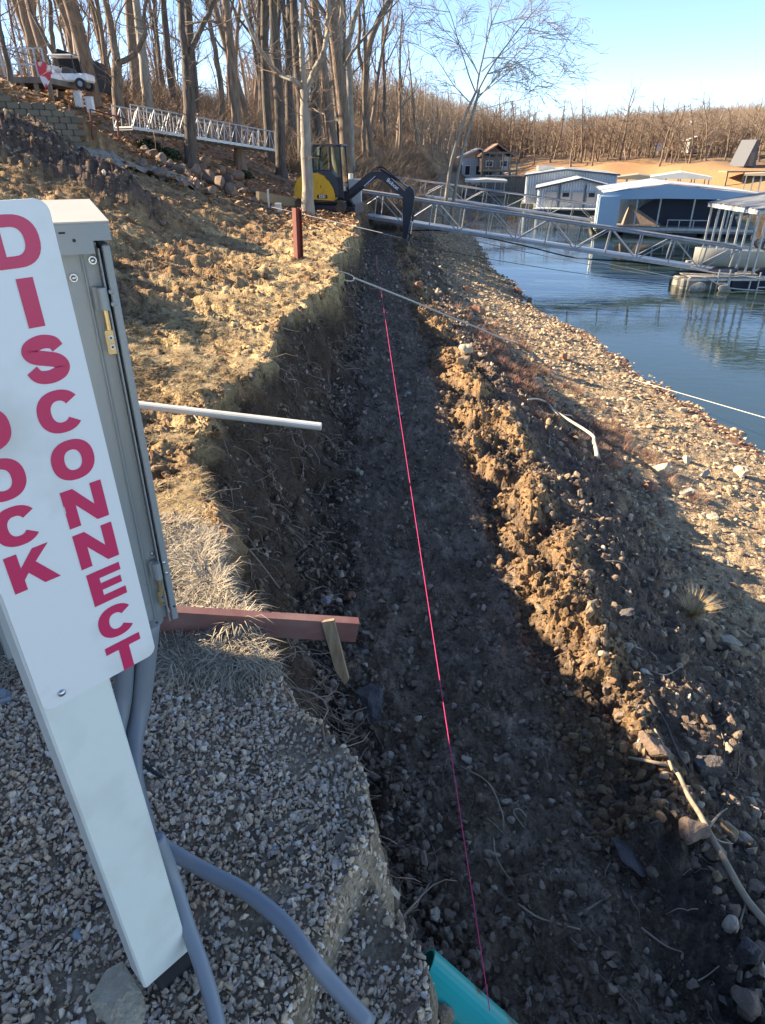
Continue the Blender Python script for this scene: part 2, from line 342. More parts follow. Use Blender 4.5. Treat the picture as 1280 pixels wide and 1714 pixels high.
# ------------------------------------------------------------------ water
def water_mat():
    m = bpy.data.materials.new('lake_water'); m.use_nodes = True; N = m.node_tree.nodes; K = m.node_tree.links
    N.remove(N['Principled BSDF']); out = N['Material Output']
    tc = N.new('ShaderNodeTexCoord'); mp = N.new('ShaderNodeMapping'); mp.inputs['Scale'].default_value = (.8, 1.7, 1); mp.inputs['Rotation'].default_value = (0, 0, .35); K.new(tc.outputs['Object'], mp.inputs[0])
    n = N.new('ShaderNodeTexNoise'); n.inputs['Scale'].default_value = 2.2; n.inputs['Detail'].default_value = 4; n.inputs['Roughness'].default_value = .5; K.new(mp.outputs[0], n.inputs['Vector'])
    n2 = N.new('ShaderNodeTexNoise'); n2.inputs['Scale'].default_value = .12; n2.inputs['Detail'].default_value = 3; K.new(tc.outputs['Object'], n2.inputs['Vector'])
    mm = N.new('ShaderNodeMapRange'); mm.inputs[1].default_value = .4; mm.inputs[2].default_value = .65; mm.inputs[3].default_value = .25; mm.inputs[4].default_value = 1; K.new(n2.outputs[0], mm.inputs[0])
    mu = N.new('ShaderNodeMath'); mu.operation = 'MULTIPLY'; K.new(n.outputs[0], mu.inputs[0]); K.new(mm.outputs[0], mu.inputs[1])
    bp = N.new('ShaderNodeBump'); bp.inputs['Distance'].default_value = .011; bp.inputs['Strength'].default_value = 1; K.new(mu.outputs[0], bp.inputs['Height'])
    gl = N.new('ShaderNodeBsdfGlossy'); gl.inputs['Roughness'].default_value = .02; K.new(bp.outputs[0], gl.inputs['Normal'])
    tt = N.new('ShaderNodeBsdfTransparent'); tt.inputs[0].default_value = (.55, .66, .42, 1); df = N.new('ShaderNodeBsdfDiffuse'); df.inputs[0].default_value = (.08, .14, .13, 1); tr = N.new('ShaderNodeMixShader'); tr.inputs[0].default_value = .35; K.new(tt.outputs[0], tr.inputs[1]); K.new(df.outputs[0], tr.inputs[2])
    fr = N.new('ShaderNodeFresnel'); fr.inputs[0].default_value = 2.3; K.new(bp.outputs[0], fr.inputs['Normal'])
    mx = N.new('ShaderNodeMixShader'); K.new(fr.outputs[0], mx.inputs[0]); K.new(tr.outputs[0], mx.inputs[1]); K.new(gl.outputs[0], mx.inputs[2]); K.new(mx.outputs[0], out.inputs['Surface']); return m
wm = MB(); wm.add([(3, -8, WZ), (160, -8, WZ), (160, 175, WZ), (3, 175, WZ)], [(0, 1, 2, 3)])
tag(wm.build('lake_water', water_mat()), kind='structure')

# ------------------------------------------------------------------ scattered stuff through geometry nodes
def rock_mesh(name, seed, sub=2, flat=.65, rough=.35, m=None):
    import bmesh
    bm = bmesh.new(); bmesh.ops.create_icosphere(bm, subdivisions=sub, radius=.5)
    r = np.random.default_rng(seed); cuts = r.normal(size=(9, 3)); cuts /= np.linalg.norm(cuts, axis=1)[:, None]; lim = r.uniform(.20, .38, 9)
    ax = np.array([1, r.uniform(.6, .95), flat*r.uniform(.75, 1.15)])
    for v in bm.verts:
        p = np.array(v.co)
        for c, l in zip(cuts, lim):
            k = p@c
            if k > l: p = p-c*(k-l)*.92
        p = p*(1+rough*.25*float(noise(p[0]*3+seed, p[1]*3+p[2]*2.1)))*ax; v.co = Vector(p)
    me = bpy.data.meshes.new(name); bm.to_mesh(me); bm.free()
    if m: me.materials.append(m)
    return me
def scatter(name, protos, P, rot, scl, label, cat=None):
    """one object whose points carry copies of the small source meshes"""
    P = np.asarray(P, float); n = len(P); me = bpy.data.meshes.new(name); me.vertices.add(n); me.vertices.foreach_set('co', P.astype(np.float32).ravel())
    for nm, dat in (('rot', rot), ('scl', scl)):
        a = me.attributes.new(nm, 'FLOAT_VECTOR', 'POINT'); a.data.foreach_set('vector', np.asarray(dat, np.float32).ravel())
    o = bpy.data.objects.new(name, me); col.objects.link(o)
    ng = bpy.data.node_groups.new(name, 'GeometryNodeTree'); ng.interface.new_socket('Geometry', in_out='INPUT', socket_type='NodeSocketGeometry'); ng.interface.new_socket('Geometry', in_out='OUTPUT', socket_type='NodeSocketGeometry')
    N = ng.nodes; K = ng.links; gi = N.new('NodeGroupInput'); go = N.new('NodeGroupOutput')
    mp = N.new('GeometryNodeMeshToPoints'); K.new(gi.outputs[0], mp.inputs[0])
    ip = N.new('GeometryNodeInstanceOnPoints'); jn = N.new('GeometryNodeJoinGeometry')
    for pm in protos:
        po = bpy.data.objects.new('source', pm); oi = N.new('GeometryNodeObjectInfo'); oi.inputs['Object'].default_value = po; oi.inputs['As Instance'].default_value = True
        K.new(oi.outputs['Geometry'], jn.inputs[0])
    K.new(mp.outputs[0], ip.inputs['Points']); K.new(jn.outputs[0], ip.inputs['Instance']); ip.inputs['Pick Instance'].default_value = True
    rv = N.new('FunctionNodeRandomValue'); rv.data_type = 'INT'; rv.inputs['Min'].default_value = 0 if 'Min' in rv.inputs else 0
    for s in rv.inputs:
        if s.type == 'INT' and s.name == 'Max': s.default_value = len(protos)-1
        if s.type == 'INT' and s.name == 'Min': s.default_value = 0
    K.new([s for s in rv.outputs if s.type == 'INT'][0], ip.inputs['Instance Index'])
    for nm, sk in (('rot', 'Rotation'), ('scl', 'Scale')):
        na = N.new('GeometryNodeInputNamedAttribute'); na.data_type = 'FLOAT_VECTOR'; na.inputs['Name'].default_value = nm; K.new(na.outputs['Attribute'], ip.inputs[sk])
    K.new(ip.outputs[0], go.inputs[0]); md = o.modifiers.new('scatter', 'NODES'); md.node_group = ng
    return tag(o, label, cat, kind='stuff')
def rot_rand(n, tilt=6.28): return np.stack([nr.uniform(-tilt, tilt, n), nr.uniform(-tilt, tilt, n), nr.uniform(0, 6.28, n)], -1)
def inview(X, Y, Z, m=1.12):
    dp = Y*math.cos(CAMP)-Z*math.sin(CAMP); u = X/dp; v = (-Z*math.cos(CAMP)-Y*math.sin(CAMP))/dp
    return (np.abs(u) < .582*m+.03) & (np.abs(v) < .779*m+.03)
def strewn(n, y0, y1, xa, xb, size, pw=2.2, dens=None, flat=1.0, sink=.15, yexp=None):
    """random spots between lines xa(y) and xb(y); density falls with distance as seen"""
    m = n*4
    Y = y0*(y1/y0)**nr.uniform(0, 1, m) if yexp is None else y0+(y1-y0)*nr.uniform(0, 1, m)**yexp
    A, B = xa(Y), xb(Y); X = A+(B-A)*nr.uniform(0, 1, m)
    Z = height(X, Y); k = inview(X, Y, Z)
    if dens is not None: k &= nr.uniform(0, 1, m) < dens(X, Y)
    X, Y, Z = X[k][:n], Y[k][:n], Z[k][:n]; c = len(X)
    s = size[0]*(size[1]/size[0])**(nr.uniform(0, 1, c)**pw); s = s*np.clip(Y/6, 1, 3)**.45
    S = np.stack([s, s*nr.uniform(.65, 1.1, c), s*nr.uniform(.5, 1, c)*flat], -1)
    return np.stack([X, Y, Z+s*flat*.25-s*sink], -1), rot_rand(c, .6), S
# ------------------------------------------------------------------ loose ground cover
M_grav = mat('gravel', (.5, .5, .5), .9, rnd=[(.27, .20, .15), (.62, .46, .31), (.50, .38, .27), (.40, .35, .31), (.70, .58, .44), (.54, .38, .23), (.76, .69, .59), (.46, .33, .23), (.60, .48, .35)])
M_clod = mat('clods', (.9, .9, .9), .95, c2=(1.1, 1.05, 1), scale=9, rnd=[(.14, .105, .08), (.22, .165, .12), (.18, .135, .10), (.30, .235, .175), (.15, .115, .085), (.24, .18, .135), (.55, .47, .37)], bump=.01, bscale=14)
M_bclod = mat('tan_clods', (.8, .8, .8), .95, c2=(1.1, 1.05, 1), scale=9, rnd=[(.24, .15, .075), (.32, .21, .11), (.27, .17, .09), (.36, .25, .14), (.14, .09, .055), (.20, .13, .07)], bump=.012, bscale=14)
M_shore = mat('shore_stone', (.8, .8, .8), .9, c2=(1.1, 1.1, 1.05), scale=5, rnd=[(.38, .27, .16), (.52, .40, .26), (.44, .34, .23), (.30, .20, .12), (.60, .50, .36), (.42, .31, .20), (.36, .22, .12), (.24, .17, .12)], bump=.01, bscale=12)
pg = [rock_mesh('pebble', 20+i, 1, .7, .3, M_grav) for i in range(5)]
pc = [rock_mesh('clod', 40+i, 2, .8, 1.2, M_clod) for i in range(4)]
pb = [rock_mesh('tan_clod', 50+i, 2, .8, 1.3, M_bclod) for i in range(4)]
ps = [rock_mesh('shore_stone', 60+i, 2, .55, .4, M_shore) for i in range(6)]
lef = lambda y: -.62*(y*.879+1.0)-.15
on_pad = lambda X, Y: (Y < 1.95+.7*fbm(X*3, Y*3, 3, 3)+.5*(nr.uniform(0, 1, X.shape)**3)) & (X < lipx(Y)+.02+.10*(Y < 1.7))
P1, R1, S1 = strewn(22000, .42, 2.4, lef, lambda y: lipx(y)+.14, (.012, .033), 1.3, dens=lambda X, Y: on_pad(X, Y)*np.where(fbm(X*2.6, Y*2.6, 3, 15) > .28, .35, 1), yexp=1.0, sink=.0)
scatter('gravel', pg, P1, rot_rand(len(P1)), S1, 'tan and grey pea gravel covering the ground round the sign post')
P1, R1, S1 = strewn(900, .42, 2.4, lef, lambda y: lipx(y)+.03, (.03, .045), 1.9, dens=on_pad, yexp=1.0, sink=.0)
scatter('coarse_gravel', pg, P1, rot_rand(len(P1)), S1, 'larger rounded pebbles lying in the pea gravel')
P1, R1, S1 = strewn(22000, .7, 30, lambda y: toex(y)-.25, lambda y: trx(y)+.1, (.008, .085), 2.9, sink=.12)
scatter('trench_rubble', pc, P1, rot_rand(len(P1)), S1, 'dark crumbs of soil and small stones on the trench floor')
P1, R1, S1 = strewn(18000, .7, 28, lambda y: lipx(y)+.04, lambda y: toex(y)+.15, (.010, .095), 2.8, sink=.2)
Pq, Rq, Sq = strewn(900, .9, 26, lambda y: toex(y)-.2, lambda y: trx(y)+.1, (.010, .045), 2.0, sink=.05)
scatter('trench_stones', ps, Pq, rot_rand(len(Pq)), Sq, 'small pale stones dotted over the dark trench floor')
scatter('bank_rubble', pc, P1, rot_rand(len(P1)), S1, 'dark clods and stones stuck in the cut face of the bank')
P1, R1, S1 = strewn(16000, 1.9, 30, lambda y: trx(y)-.04, lambda y: bex(y)+.14, (.010, .10), 3.4, sink=.2)
scatter('spoil_clods', pb, P1, rot_rand(len(P1)), S1, 'tan crumbly clods of spoil along the outer edge of the trench')
P1, R1, S1 = strewn(15000, 1.0, 34, lambda y: bex(y)-.1, lambda y: slx(y)+.4, (.012, .13), 3.0, sink=.2)
scatter('slope_rubble', pc, P1, rot_rand(len(P1)), S1, 'dark rubble and dirt clods on the steep slope below the trench')
P1, R1, S1 = strewn(1600, 1.2, 34, lambda y: bex(y), lambda y: slx(y)+.6, (.015, .12), 2.2, sink=.1, dens=lambda X, Y: np.clip(.35+(X-bex(Y))*.4+sst(8, 14, Y), 0, 1))
scatter('slope_stones', ps, P1, rot_rand(len(P1)), S1, 'pale stones strewn down the dark slope')
P1, R1, S1 = strewn(60000, 2.0, 75, lambda y: slx(y)-.25, lambda y: shx(y)+.25, (.014, .13), 3.0, sink=.18, yexp=1.5)
scatter('shore_stones', ps, P1, rot_rand(len(P1), .5), S1, 'pale tan broken stones covering the shore down to the water')
P1, R1, S1 = strewn(16000, 2.2, 22, lambda y: -.62*(y*.9+1)-.2, lambda y: lipx(y), (.012, .11), 3.0, sink=.25)
scatter('field_clods', pb, P1, rot_rand(len(P1)), S1, 'brown clods of earth over the churned field')
def mdens(X, Y): return np.clip(sum(gau(X, Y, m) for m in MOUND[:5])*2, 0, 1)
P1, R1, S1 = strewn(3600, 6.5, 19, lambda y: 0*y-13, lambda y: 0*y-3.0, (.03, .17), 3.0, dens=mdens, sink=.2)
scatter('mound_rubble', pc, P1, rot_rand(len(P1)), S1*.8, 'lumps of soil and rubble on the dark dirt mound')

# dry grass tufts
M_straw = mat('straw', (.8, .8, .8), .9, rnd=[(.42, .31, .16), (.52, .41, .24), (.34, .24, .12), (.46, .36, .2)])
M_deadgrass = mat('dead_grass', (.8, .8, .8), .9, rnd=[(.36, .31, .23), (.44, .38, .29), (.30, .25, .18)])
def tuft(seed, n, L, spread, m, lie=.6):
    r = random.Random(seed); b = MB()
    for i in range(n):
        a = r.uniform(0, 6.28); rad = r.uniform(0, spread); p = Vector((math.cos(a)*rad, math.sin(a)*rad, 0)); a2 = a+r.uniform(-1, 1)
        d = Vector((math.cos(a2)*lie, math.sin(a2)*lie, 1-lie*.7)).normalized(); l = L*r.uniform(.5, 1.2); side = Vector((-d.y, d.x, 0)).normalized()*L*.014
        q = p+d*l*.5; e = q+(d+Vector((0, 0, -.55*lie*2))).normalized()*l*.55
        b.add([p-side, p+side, q+side*.8, q-side*.8, e], [(0, 1, 2, 3), (3, 2, 4)])
    me = b.mesh('tuft'); me.materials.append(m); return me
tf = [tuft(i, 26, 1, .35, M_straw, .85) for i in range(5)]
def gdens(X, Y): return np.clip(.15+2.2*(noise(X*1.4, Y*1.4)+fbm(X*.6, Y*.6, 2, 8))+1.0*np.exp(-((X-lipx(Y)+.7)/.6)**2)*sst(3, 6, Y), 0, 1)
P1, R1, S1 = strewn(5200, 2.5, 26, lambda y: -.62*(y*.9+1)-.2, lambda y: lipx(y)+.04, (.05, .11), 1.2, dens=gdens, sink=.05)
S1[:, 1] = S1[:, 0]; S1[:, 2] = S1[:, 0]*.55
scatter('dry_grass', tf, P1, rot_rand(len(P1), .25), S1, 'flattened straw coloured grass over the field and the bank edge')
tf2 = [tuft(30+i, 44, 1, .6, M_deadgrass, .85) for i in range(4)]
def nearclump(X, Y): return ((X < lipx(Y)+.02) & (X > -1.6)).astype(float)*np.clip(1.4-np.abs(noise(X*3, Y*3))*2, 0, 1)
P1, R1, S1 = strewn(1500, 1.72, 2.75, lambda y: -1.5+0*y, lambda y: lipx(y)+.05, (.05, .13), 1.1, dens=nearclump, yexp=1, sink=.02)
S1[:, 1] = S1[:, 0]; S1[:, 2] = S1[:, 0]*.8
scatter('dead_grass_clumps', tf2, P1, rot_rand(len(P1), .3), S1, 'grey tangled dead grass between the gravel and the bank')
M_red = mat('red_weed', (.8, .8, .8), .9, rnd=[(.20, .11, .075), (.28, .17, .11), (.15, .09, .065), (.24, .10, .07)])
tf3 = [tuft(60+i, 30, 1, .5, M_red, .5) for i in range(3)]
P1, R1, S1 = strewn(620, 6.5, 17, lambda y: bex(y)+.5, lambda y: slx(y)+1.1, (.06, .16), 1.2, dens=lambda X, Y: np.clip(.3+2*noise(X*1.1, Y*1.1), 0, 1)*np.exp(-((Y-11)/4)**2), sink=.02)
S1[:, 1] = S1[:, 0]; S1[:, 2] = S1[:, 0]
scatter('red_weeds', tf3, P1, rot_rand(len(P1), .3), S1, 'low reddish brown weeds on the slope above the stony shore')

# fallen leaves in the wood
M_leaf = mat('fallen_leaf', (.8, .8, .8), .85, rnd=[(.30, .17, .09), (.42, .26, .14), (.24, .14, .08), (.36, .20, .10), (.48, .34, .2)])
lb = []
for s in range(3):
    b = MB(); b.add([(-.5, 0, .0), (-.15, -.28, .08), (.5, 0, .02), (-.1, .3, .12), (0, 0, -.02)], [(0, 1, 4), (1, 2, 4), (2, 3, 4), (3, 0, 4)]); q = b.mesh('leaf'); q.materials.append(M_leaf); lb.append(q)
P1, R1, S1 = strewn(15000, 17, 75, lambda y: -.62*(y*.9+1)-.5, lambda y: lipx(y)+.2, (.10, .17), 1, dens=lambda X, Y: sst(18, 24, Y+noise(X, Y)*4), sink=-.1)
scatter('leaf_litter', lb, P1, rot_rand(len(P1), .5), S1, 'brown fallen leaves covering the sloping floor of the wood')
P1, R1, S1 = strewn(330, 1.0, 9, lambda y: lipx(y)-.5, lambda y: slx(y), (.03, .06), 1, sink=-.12)
M_gleaf = mat('dead_leaf', (.8, .8, .8), .8, rnd=[(.13, .10, .08), (.22, .16, .11), (.10, .08, .07), (.28, .22, .17)])
lb2 = []
for q in lb: q = q.copy(); q.materials.clear(); q.materials.append(M_gleaf); lb2.append(q)
scatter('dead_leaves', lb2, P1, rot_rand(len(P1), .5), S1, 'dead leaves scattered over the trench and its banks')
# roots hanging out of the cut face and twigs lying in the trench
M_root = mat('root', (.14, .10, .075), .9, c2=(.36, .28, .21), scale=6)
b = MB()
for i in range(900):
    y = 1.5*(20/1.5)**rng.random(); t = rng.uniform(.02, .9); x = float(lipx(y))+(float(toex(y))-float(lipx(y)))*t; z = gz(x, y)
    p = Vector((x, y, z+.01)); d = Vector((rng.uniform(.1, 1), rng.uniform(-1, .6), rng.uniform(-.5, .35))).normalized(); L = rng.uniform(.06, .32)*(1+y*.04); pts = [p-d*.03]
    for k in range(6): pts.append(pts[-1]+d*L/6); d = (d+Vector((rng.uniform(-.5, .5), rng.uniform(-.5, .5), rng.uniform(-.65, .25)))).normalized()
    r = rng.uniform(.0014, .0055)*(1+y*.05); b.tube(pts, np.linspace(r, r*.35, 7), 4, False)
tag(b.build('bank_roots', M_root, smooth=True), 'fine dark roots sticking out of the cut face of the bank', kind='stuff')
M_twig = mat('twig', (.16, .125, .10), .85, c2=(.36, .29, .22), scale=3)
b = MB()
for i in range(620):
    y = 1.0*(16/1.0)**rng.random(); x = rng.uniform(float(toex(y))-.1, float(slx(y))+.2); z0 = 0
    a = rng.uniform(0, 6.28); L = rng.uniform(.04, .24)*(1+y*.06); pts = []; px_, py_ = x, y
    n = 6
    for k in range(n+1):
        pts.append((px_, py_, gz(px_, py_)+.006+.006*rng.random())); px_ += math.cos(a)*L/n; py_ += math.sin(a)*L/n; a += rng.uniform(-.5, .5)
    r = rng.uniform(.001, .0032)*(1+y*.05); b.tube(pts, np.linspace(r, r*.4, n+1), 4, False)
tag(b.build('twig_litter', M_twig, smooth=True), 'small twigs and root ends lying in the dark soil', kind='stuff')
# ------------------------------------------------------------------ materials of made things
M_white = mat('white_paint', (.82, .81, .79), .42, c2=(.60, .57, .52), scale=7, bump=.0006, bscale=60, rlo=.52, rhi=.82, detail=9)
M_sleeve = mat('cream_plastic', (.76, .78, .72), .5, c2=(.56, .55, .48), scale=6, bump=.001, bscale=30, rlo=.5, rhi=.85, detail=9)
M_cabg = mat('grey_enamel', (.26, .295, .31), .42, c2=(.21, .24, .255), scale=2.2, bump=.0006, bscale=90, rlo=.2, rhi=.9)
M_cab_sunlit = mat('grey_enamel_sunlit', (.50, .47, .42), .5, c2=(.42, .40, .36), scale=4)  # lighter, warmer enamel for the lid: sunlight on the top put into the colour
M_zinc = mat('zinc', (.62, .64, .66), .3, c2=(.45, .47, .5), scale=40, metal=.9)
M_brass = mat('yellow_zinc', (.62, .46, .22), .35, c2=(.42, .32, .18), scale=30, metal=.8)
M_dark = mat('dark_hole', (.02, .02, .022), .8)
M_black = mat('black_paint', (.018, .02, .024), .42, c2=(.05, .05, .052), scale=5)
M_cond = mat('blue_grey_plastic', (.21, .235, .27), .42, c2=(.27, .27, .27), rlo=.5, rhi=.8, detail=8, scale=9, bump=.001, bscale=25)
M_condg = mat('grey_plastic', (.19, .215, .245), .45, c2=(.14, .16, .19), scale=3)
M_galv = mat('galvanised', (.40, .41, .42), .42, c2=(.36, .37, .38), scale=9, metal=.55)
M_alu = mat('aluminium', (.42, .43, .44), .45, c2=(.30, .31, .32), scale=6, metal=.5)
M_rust = mat('rust_red_primer', (.20, .045, .03), .7, c2=(.12, .04, .03), scale=12, bump=.002, bscale=40)
M_maroon = mat('maroon_paint', (.16, .065, .06), .55, c2=(.25, .15, .13), scale=5, bump=.0016, bscale=30, stretch=(1, 1, 3))
M_wood = mat('weathered_wood', (.20, .15, .09), .85, c2=(.32, .25, .16), scale=6, bump=.002, bscale=30, stretch=(8, 8, 1))
M_pvc = mat('white_pipe', (.60, .58, .50), .5, c2=(.72, .71, .66), scale=7)
M_rope = mat('rope', (.55, .52, .45), .9)
M_cable = mat('black_cable', (.02, .02, .022), .6)

def letter_mat():
    m = mat('red_vinyl', (.62, .035, .12), .4); N = m.node_tree.nodes; K = m.node_tree.links; b = N['Principled BSDF']
    tc = N.new('ShaderNodeTexCoord'); mp = N.new('ShaderNodeMapping'); mp.inputs['Scale'].default_value = (160, 160, 26); mp.inputs['Rotation'].default_value = (0, .5, 0); K.new(tc.outputs['Object'], mp.inputs[0])
    n = N.new('ShaderNodeTexNoise'); n.inputs['Scale'].default_value = 1; n.inputs['Detail'].default_value = 2; K.new(mp.outputs[0], n.inputs['Vector'])
    r = N.new('ShaderNodeValToRGB'); r.color_ramp.elements[0].position = .735; r.color_ramp.elements[1].position = .75
    r.color_ramp.elements[0].color = (.62, .035, .12, 1); r.color_ramp.elements[1].color = (.7, .68, .7, 1); K.new(n.outputs[0], r.inputs[0]); K.new(r.outputs[0], b.inputs['Base Color']); return m
M_red = letter_mat()

# ------------------------------------------------------------------ the sign on its post
A0 = at_z(243, 1657, -1.55)
SA = R(46)
sign = thing('warning_sign', A0, rot=(0, -.0215, SA), label='tall white sign with red dock disconnect lettering bolted to a white post', cat='sign')
b = MB(); b.bbox((.0535, .031, .745), (.107, .062, 1.49), .004); b.build('post', M_sleeve, sign)
b = MB(); b.bbox((.078, .033, -.055), (.10, .05, .115), .004); b.build('post_base', M_black, sign)
def rounded(x0, x1, z0, z1, r, n=6):
    p = []
    for cx, cz, a in ((x1-r, z0+r, -90), (x1-r, z1-r, 0), (x0+r, z1-r, 90), (x0+r, z0+r, 180)):
        for k in range(n+1): t = R(a+90*k/n); p.append((cx+r*math.cos(t), cz+r*math.sin(t)))
    return p
board = MB(); board.prism(rounded(.003, .187, .812, 1.503, .016), -.0045, -.0015); bo = board.build('board', M_white, sign)
LH = .0575
def strip(cen, wid):
    """ribbon of quads along a centreline"""
    c = np.array(cen, float); t = np.gradient(c, axis=0); t /= np.linalg.norm(t, axis=1)[:, None]; nn = np.stack([-t[:, 1], t[:, 0]], -1)
    w_ = np.array(wid)[:, None]/2; a = c+nn*w_; b_ = c-nn*w_
    return np.concatenate([a, b_]), [(i, i+1, len(c)+i+1, len(c)+i) for i in range(len(c)-1)]
def ringpts(a0, a1, n=28, ox=.5, oz=.5, ix=.20, iz=.255, cx=.5, cz=.5, p=2.25):
    o, i = [], []
    for k in range(n+1):
        t = R(a0+(a1-a0)*k/n); c, s = math.cos(t), math.sin(t); f = lambda v, q: math.copysign(abs(v)**(2/q), v)
        o.append((cx+ox*f(c, p), cz+oz*f(s, p))); i.append((cx+ix*f(c, p), cz+iz*f(s, p)))
    return np.array(o+i), [(k, k+1, n+1+k+1, n+1+k) for k in range(n)]
def smooth_path(P, n=8):
    P = [np.array(q, float) for q in P]; P = [2*P[0]-P[1]]+P+[2*P[-1]-P[-2]]; out = []
    for i in range(1, len(P)-2):
        for k in range(n):
            t = k/n; a, b_, c, d = P[i-1:i+3]
            out.append(.5*((2*b_)+(-a+c)*t+(2*a-5*b_+4*c-d)*t*t+(-a+3*b_-3*c+d)*t**3))
    out.append(P[-2]); return out
def glyph(ch):
    if ch == 'I': return [(.33, 0), (.67, 0), (.67, 1), (.33, 1)], [(0, 1, 2, 3)]
    if ch == 'T': q = [(.35, 0), (.65, 0), (.65, .76), (1, .76), (1, 1), (0, 1), (0, .76), (.35, .76)]; return q, [tuple(range(8))]
    if ch == 'E': q = [(.06, 0), (.96, 0), (.96, .23), (.36, .23), (.36, .40), (.90, .40), (.90, .61), (.36, .61), (.36, .77), (.94, .77), (.94, 1), (.06, 1)]; return q, [tuple(range(12))]
    if ch == 'N': q = [(0, 0), (.28, 0), (.28, .57), (.70, 0), (1, 0), (1, 1), (.72, 1), (.72, .43), (.30, 1), (0, 1)]; return q, [tuple(range(10))]
    if ch == 'K': q = [(0, 0), (.29, 0), (.29, .27), (.42, .42), (.70, 0), (1.08, 0), (.64, .64), (1.02, 1), (.65, 1), (.29, .60), (.29, 1), (0, 1)]; return q, [tuple(range(12))]
    if ch == 'O': return ringpts(0, 360, 40)
    if ch == 'C':
        v, f = ringpts(33, 322, 34); return v, f
    if ch == 'D':
        o = [(0, 0), (.45, 0)]; i_ = [(.28, .23), (.45, .23)]
        for k in range(1, 15):
            t = R(-90+180*k/15); c, s = math.cos(t), math.sin(t); g = lambda v: math.copysign(abs(v)**.85, v)
            o.append((.45+.55*g(c), .5+.5*g(s))); i_.append((.45+.25*g(c), .5+.27*g(s)))
        o += [(.45, 1), (0, 1)]; i_ += [(.45, .77), (.28, .77)]; n = len(o)
        return o+i_, [(k, (k+1) % n, n+(k+1) % n, n+k) for k in range(n)]
    if ch == 'S':
        cen = smooth_path([(.80, .70), (.72, .83), (.50, .885), (.27, .82), (.20, .71), (.28, .60), (.50, .52), (.72, .435), (.81, .30), (.72, .17), (.49, .115), (.26, .17), (.155, .33)], 5)
        n = len(cen); w_ = [.27+.05*math.sin(math.pi*k/(n-1)) for k in range(n)]
        v, f = strip(cen, w_); return v, f
def put_letter(ch, cx, ztop, wd=LH):
    v, f = glyph(ch); b_ = MB(); b_.add([(cx+(x-.5)*wd, -.0052, ztop-LH+z*LH) for x, z in v], f); b_.build('letter', M_red, bo)
for k, ch in enumerate('DISCONNECT'): put_letter(ch, .1385, 1.489-k*.0689)
for k, ch in enumerate('DOCK'): put_letter(ch, .0475, 1.283-k*.0672)
def dome(c, r, h, m, parent, axis='y', n=12):
    b_ = MB(); prof = [(r, 0), (r*.92, h*.5), (r*.6, h*.85), (0.0005, h)]; v = []
    for rr, hh in prof:
        for k in range(n): t = 2*math.pi*k/n; v.append((c[0]+rr*math.cos(t), c[1]-hh, c[2]+rr*math.sin(t)))
    f = [(i*n+k, i*n+(k+1) % n, i*n+n+(k+1) % n, i*n+n+k) for i in range(3) for k in range(n)]+[tuple(3*n+k for k in range(n))]
    b_.add(v, f); return b_.build('bolt', m, parent, smooth=True)
dome((.033, -.0045, .832), .0062, .005, M_zinc, bo); dome((.036, -.0045, 1.47), .006, .005, M_zinc, bo)

# ------------------------------------------------------------------ electrical cabinet behind the sign
CA = R(27); Cc = at_y(300, 1040, 1.2); ce = np.array([math.cos(CA), math.sin(CA), 0]); cn = np.array([math.sin(CA), -math.cos(CA), 0])
def cloc(px, py):
    d = ray(px, py); C0 = np.array(Cc); P = d*(C0@cn)/(d@cn); return float((P-C0)@ce), float(P[2]-C0[2])
z5 = lambda x, y: cloc(x/3.9875, 330+y/3.9875)
z6 = lambda x, y: cloc(x/3.897, 760+y/3.897)
cab = thing('electrical_cabinet', Cc, CA, 'grey metal electrical cabinet with hinged door mounted behind the white sign', 'electrical cabinet')
CH = cloc(180, 410)[1]; CT = cloc(180, 372)[1]
b = MB(); b.bbox((-.185, .13, CH/2+.005), (.33, .215, CH), .003); b.build('body', M_cabg, cab)
b = MB(); b.bbox((-.0065, .128, CH/2+.003), (.013, .250, CH-.006), .002); b.bbox((-.0195, .0085, CH/2), (.003, .012, CH-.01), .001); b.build('door_edge', M_cabg, cab)
b = MB(); b.box((-.0185, .0065, CH/2+.01), (.0018, .002, CH-.03)); b.build('door_gap', M_dark, cab)
b = MB(); b.bbox((-.047, .020, CH/2), (.0045, .006, CH-.02), .0015); b.build('seam', M_cabg, cab)
b = MB()
x0, x1 = -.365, .004
b.add([(x0, -.004, CH-.012), (x1-.030, -.004, CH-.012), (x1-.030, -.004, CH+.008), (x1, -.004, CH+.008), (x1, -.004, CT), (x0, -.004, CT), (x0, .262, CT+.020), (x1, .262, CT+.020), (x0, .262, CH), (x1, .262, CH), (x1, .262, CH+.008)],
      [(0, 1, 2, 3, 4, 5), (4, 3, 10, 7), (6, 7, 10, 9, 8), (0, 5, 6, 8)])
b.build('lid_rim', M_cabg, cab)
b = MB(); b.add([(x0, -.0045, CT+.0005), (x1+.0005, -.0045, CT+.0005), (x1+.0005, .263, CT+.0205), (x0, .263, CT+.0205), (x0, -.0045, CT+.003), (x1+.0005, -.0045, CT+.003), (x1+.0005, .263, CT+.023), (x0, .263, CT+.023)], [(0,3,2,1),(4,5,6,7),(0,1,5,4),(1,2,6,5),(2,3,7,6),(3,0,4,7)])
b.build('lid', M_cab_sunlit, cab)
def ycyl(c, r, h, name, m, n=14, parent=None):
    b_ = MB(); b_.tube([(c[0], c[1], c[2]), (c[0], c[1]-h, c[2])], r, n); return b_.build(name, m, parent or cab)
for q in ((625, 430), (497, 550)):
    s_0, z_0 = z5(*q); ycyl((s_0, .021, z_0), .0068, .004, 'washer', M_zinc); dome((s_0, .017, z_0), .0052, .004, M_zinc, cab, n=6)
s_0, z_0 = z5(492, 288); ycyl((s_0, -.003, z_0), .0028, .0015, 'hole', M_dark)
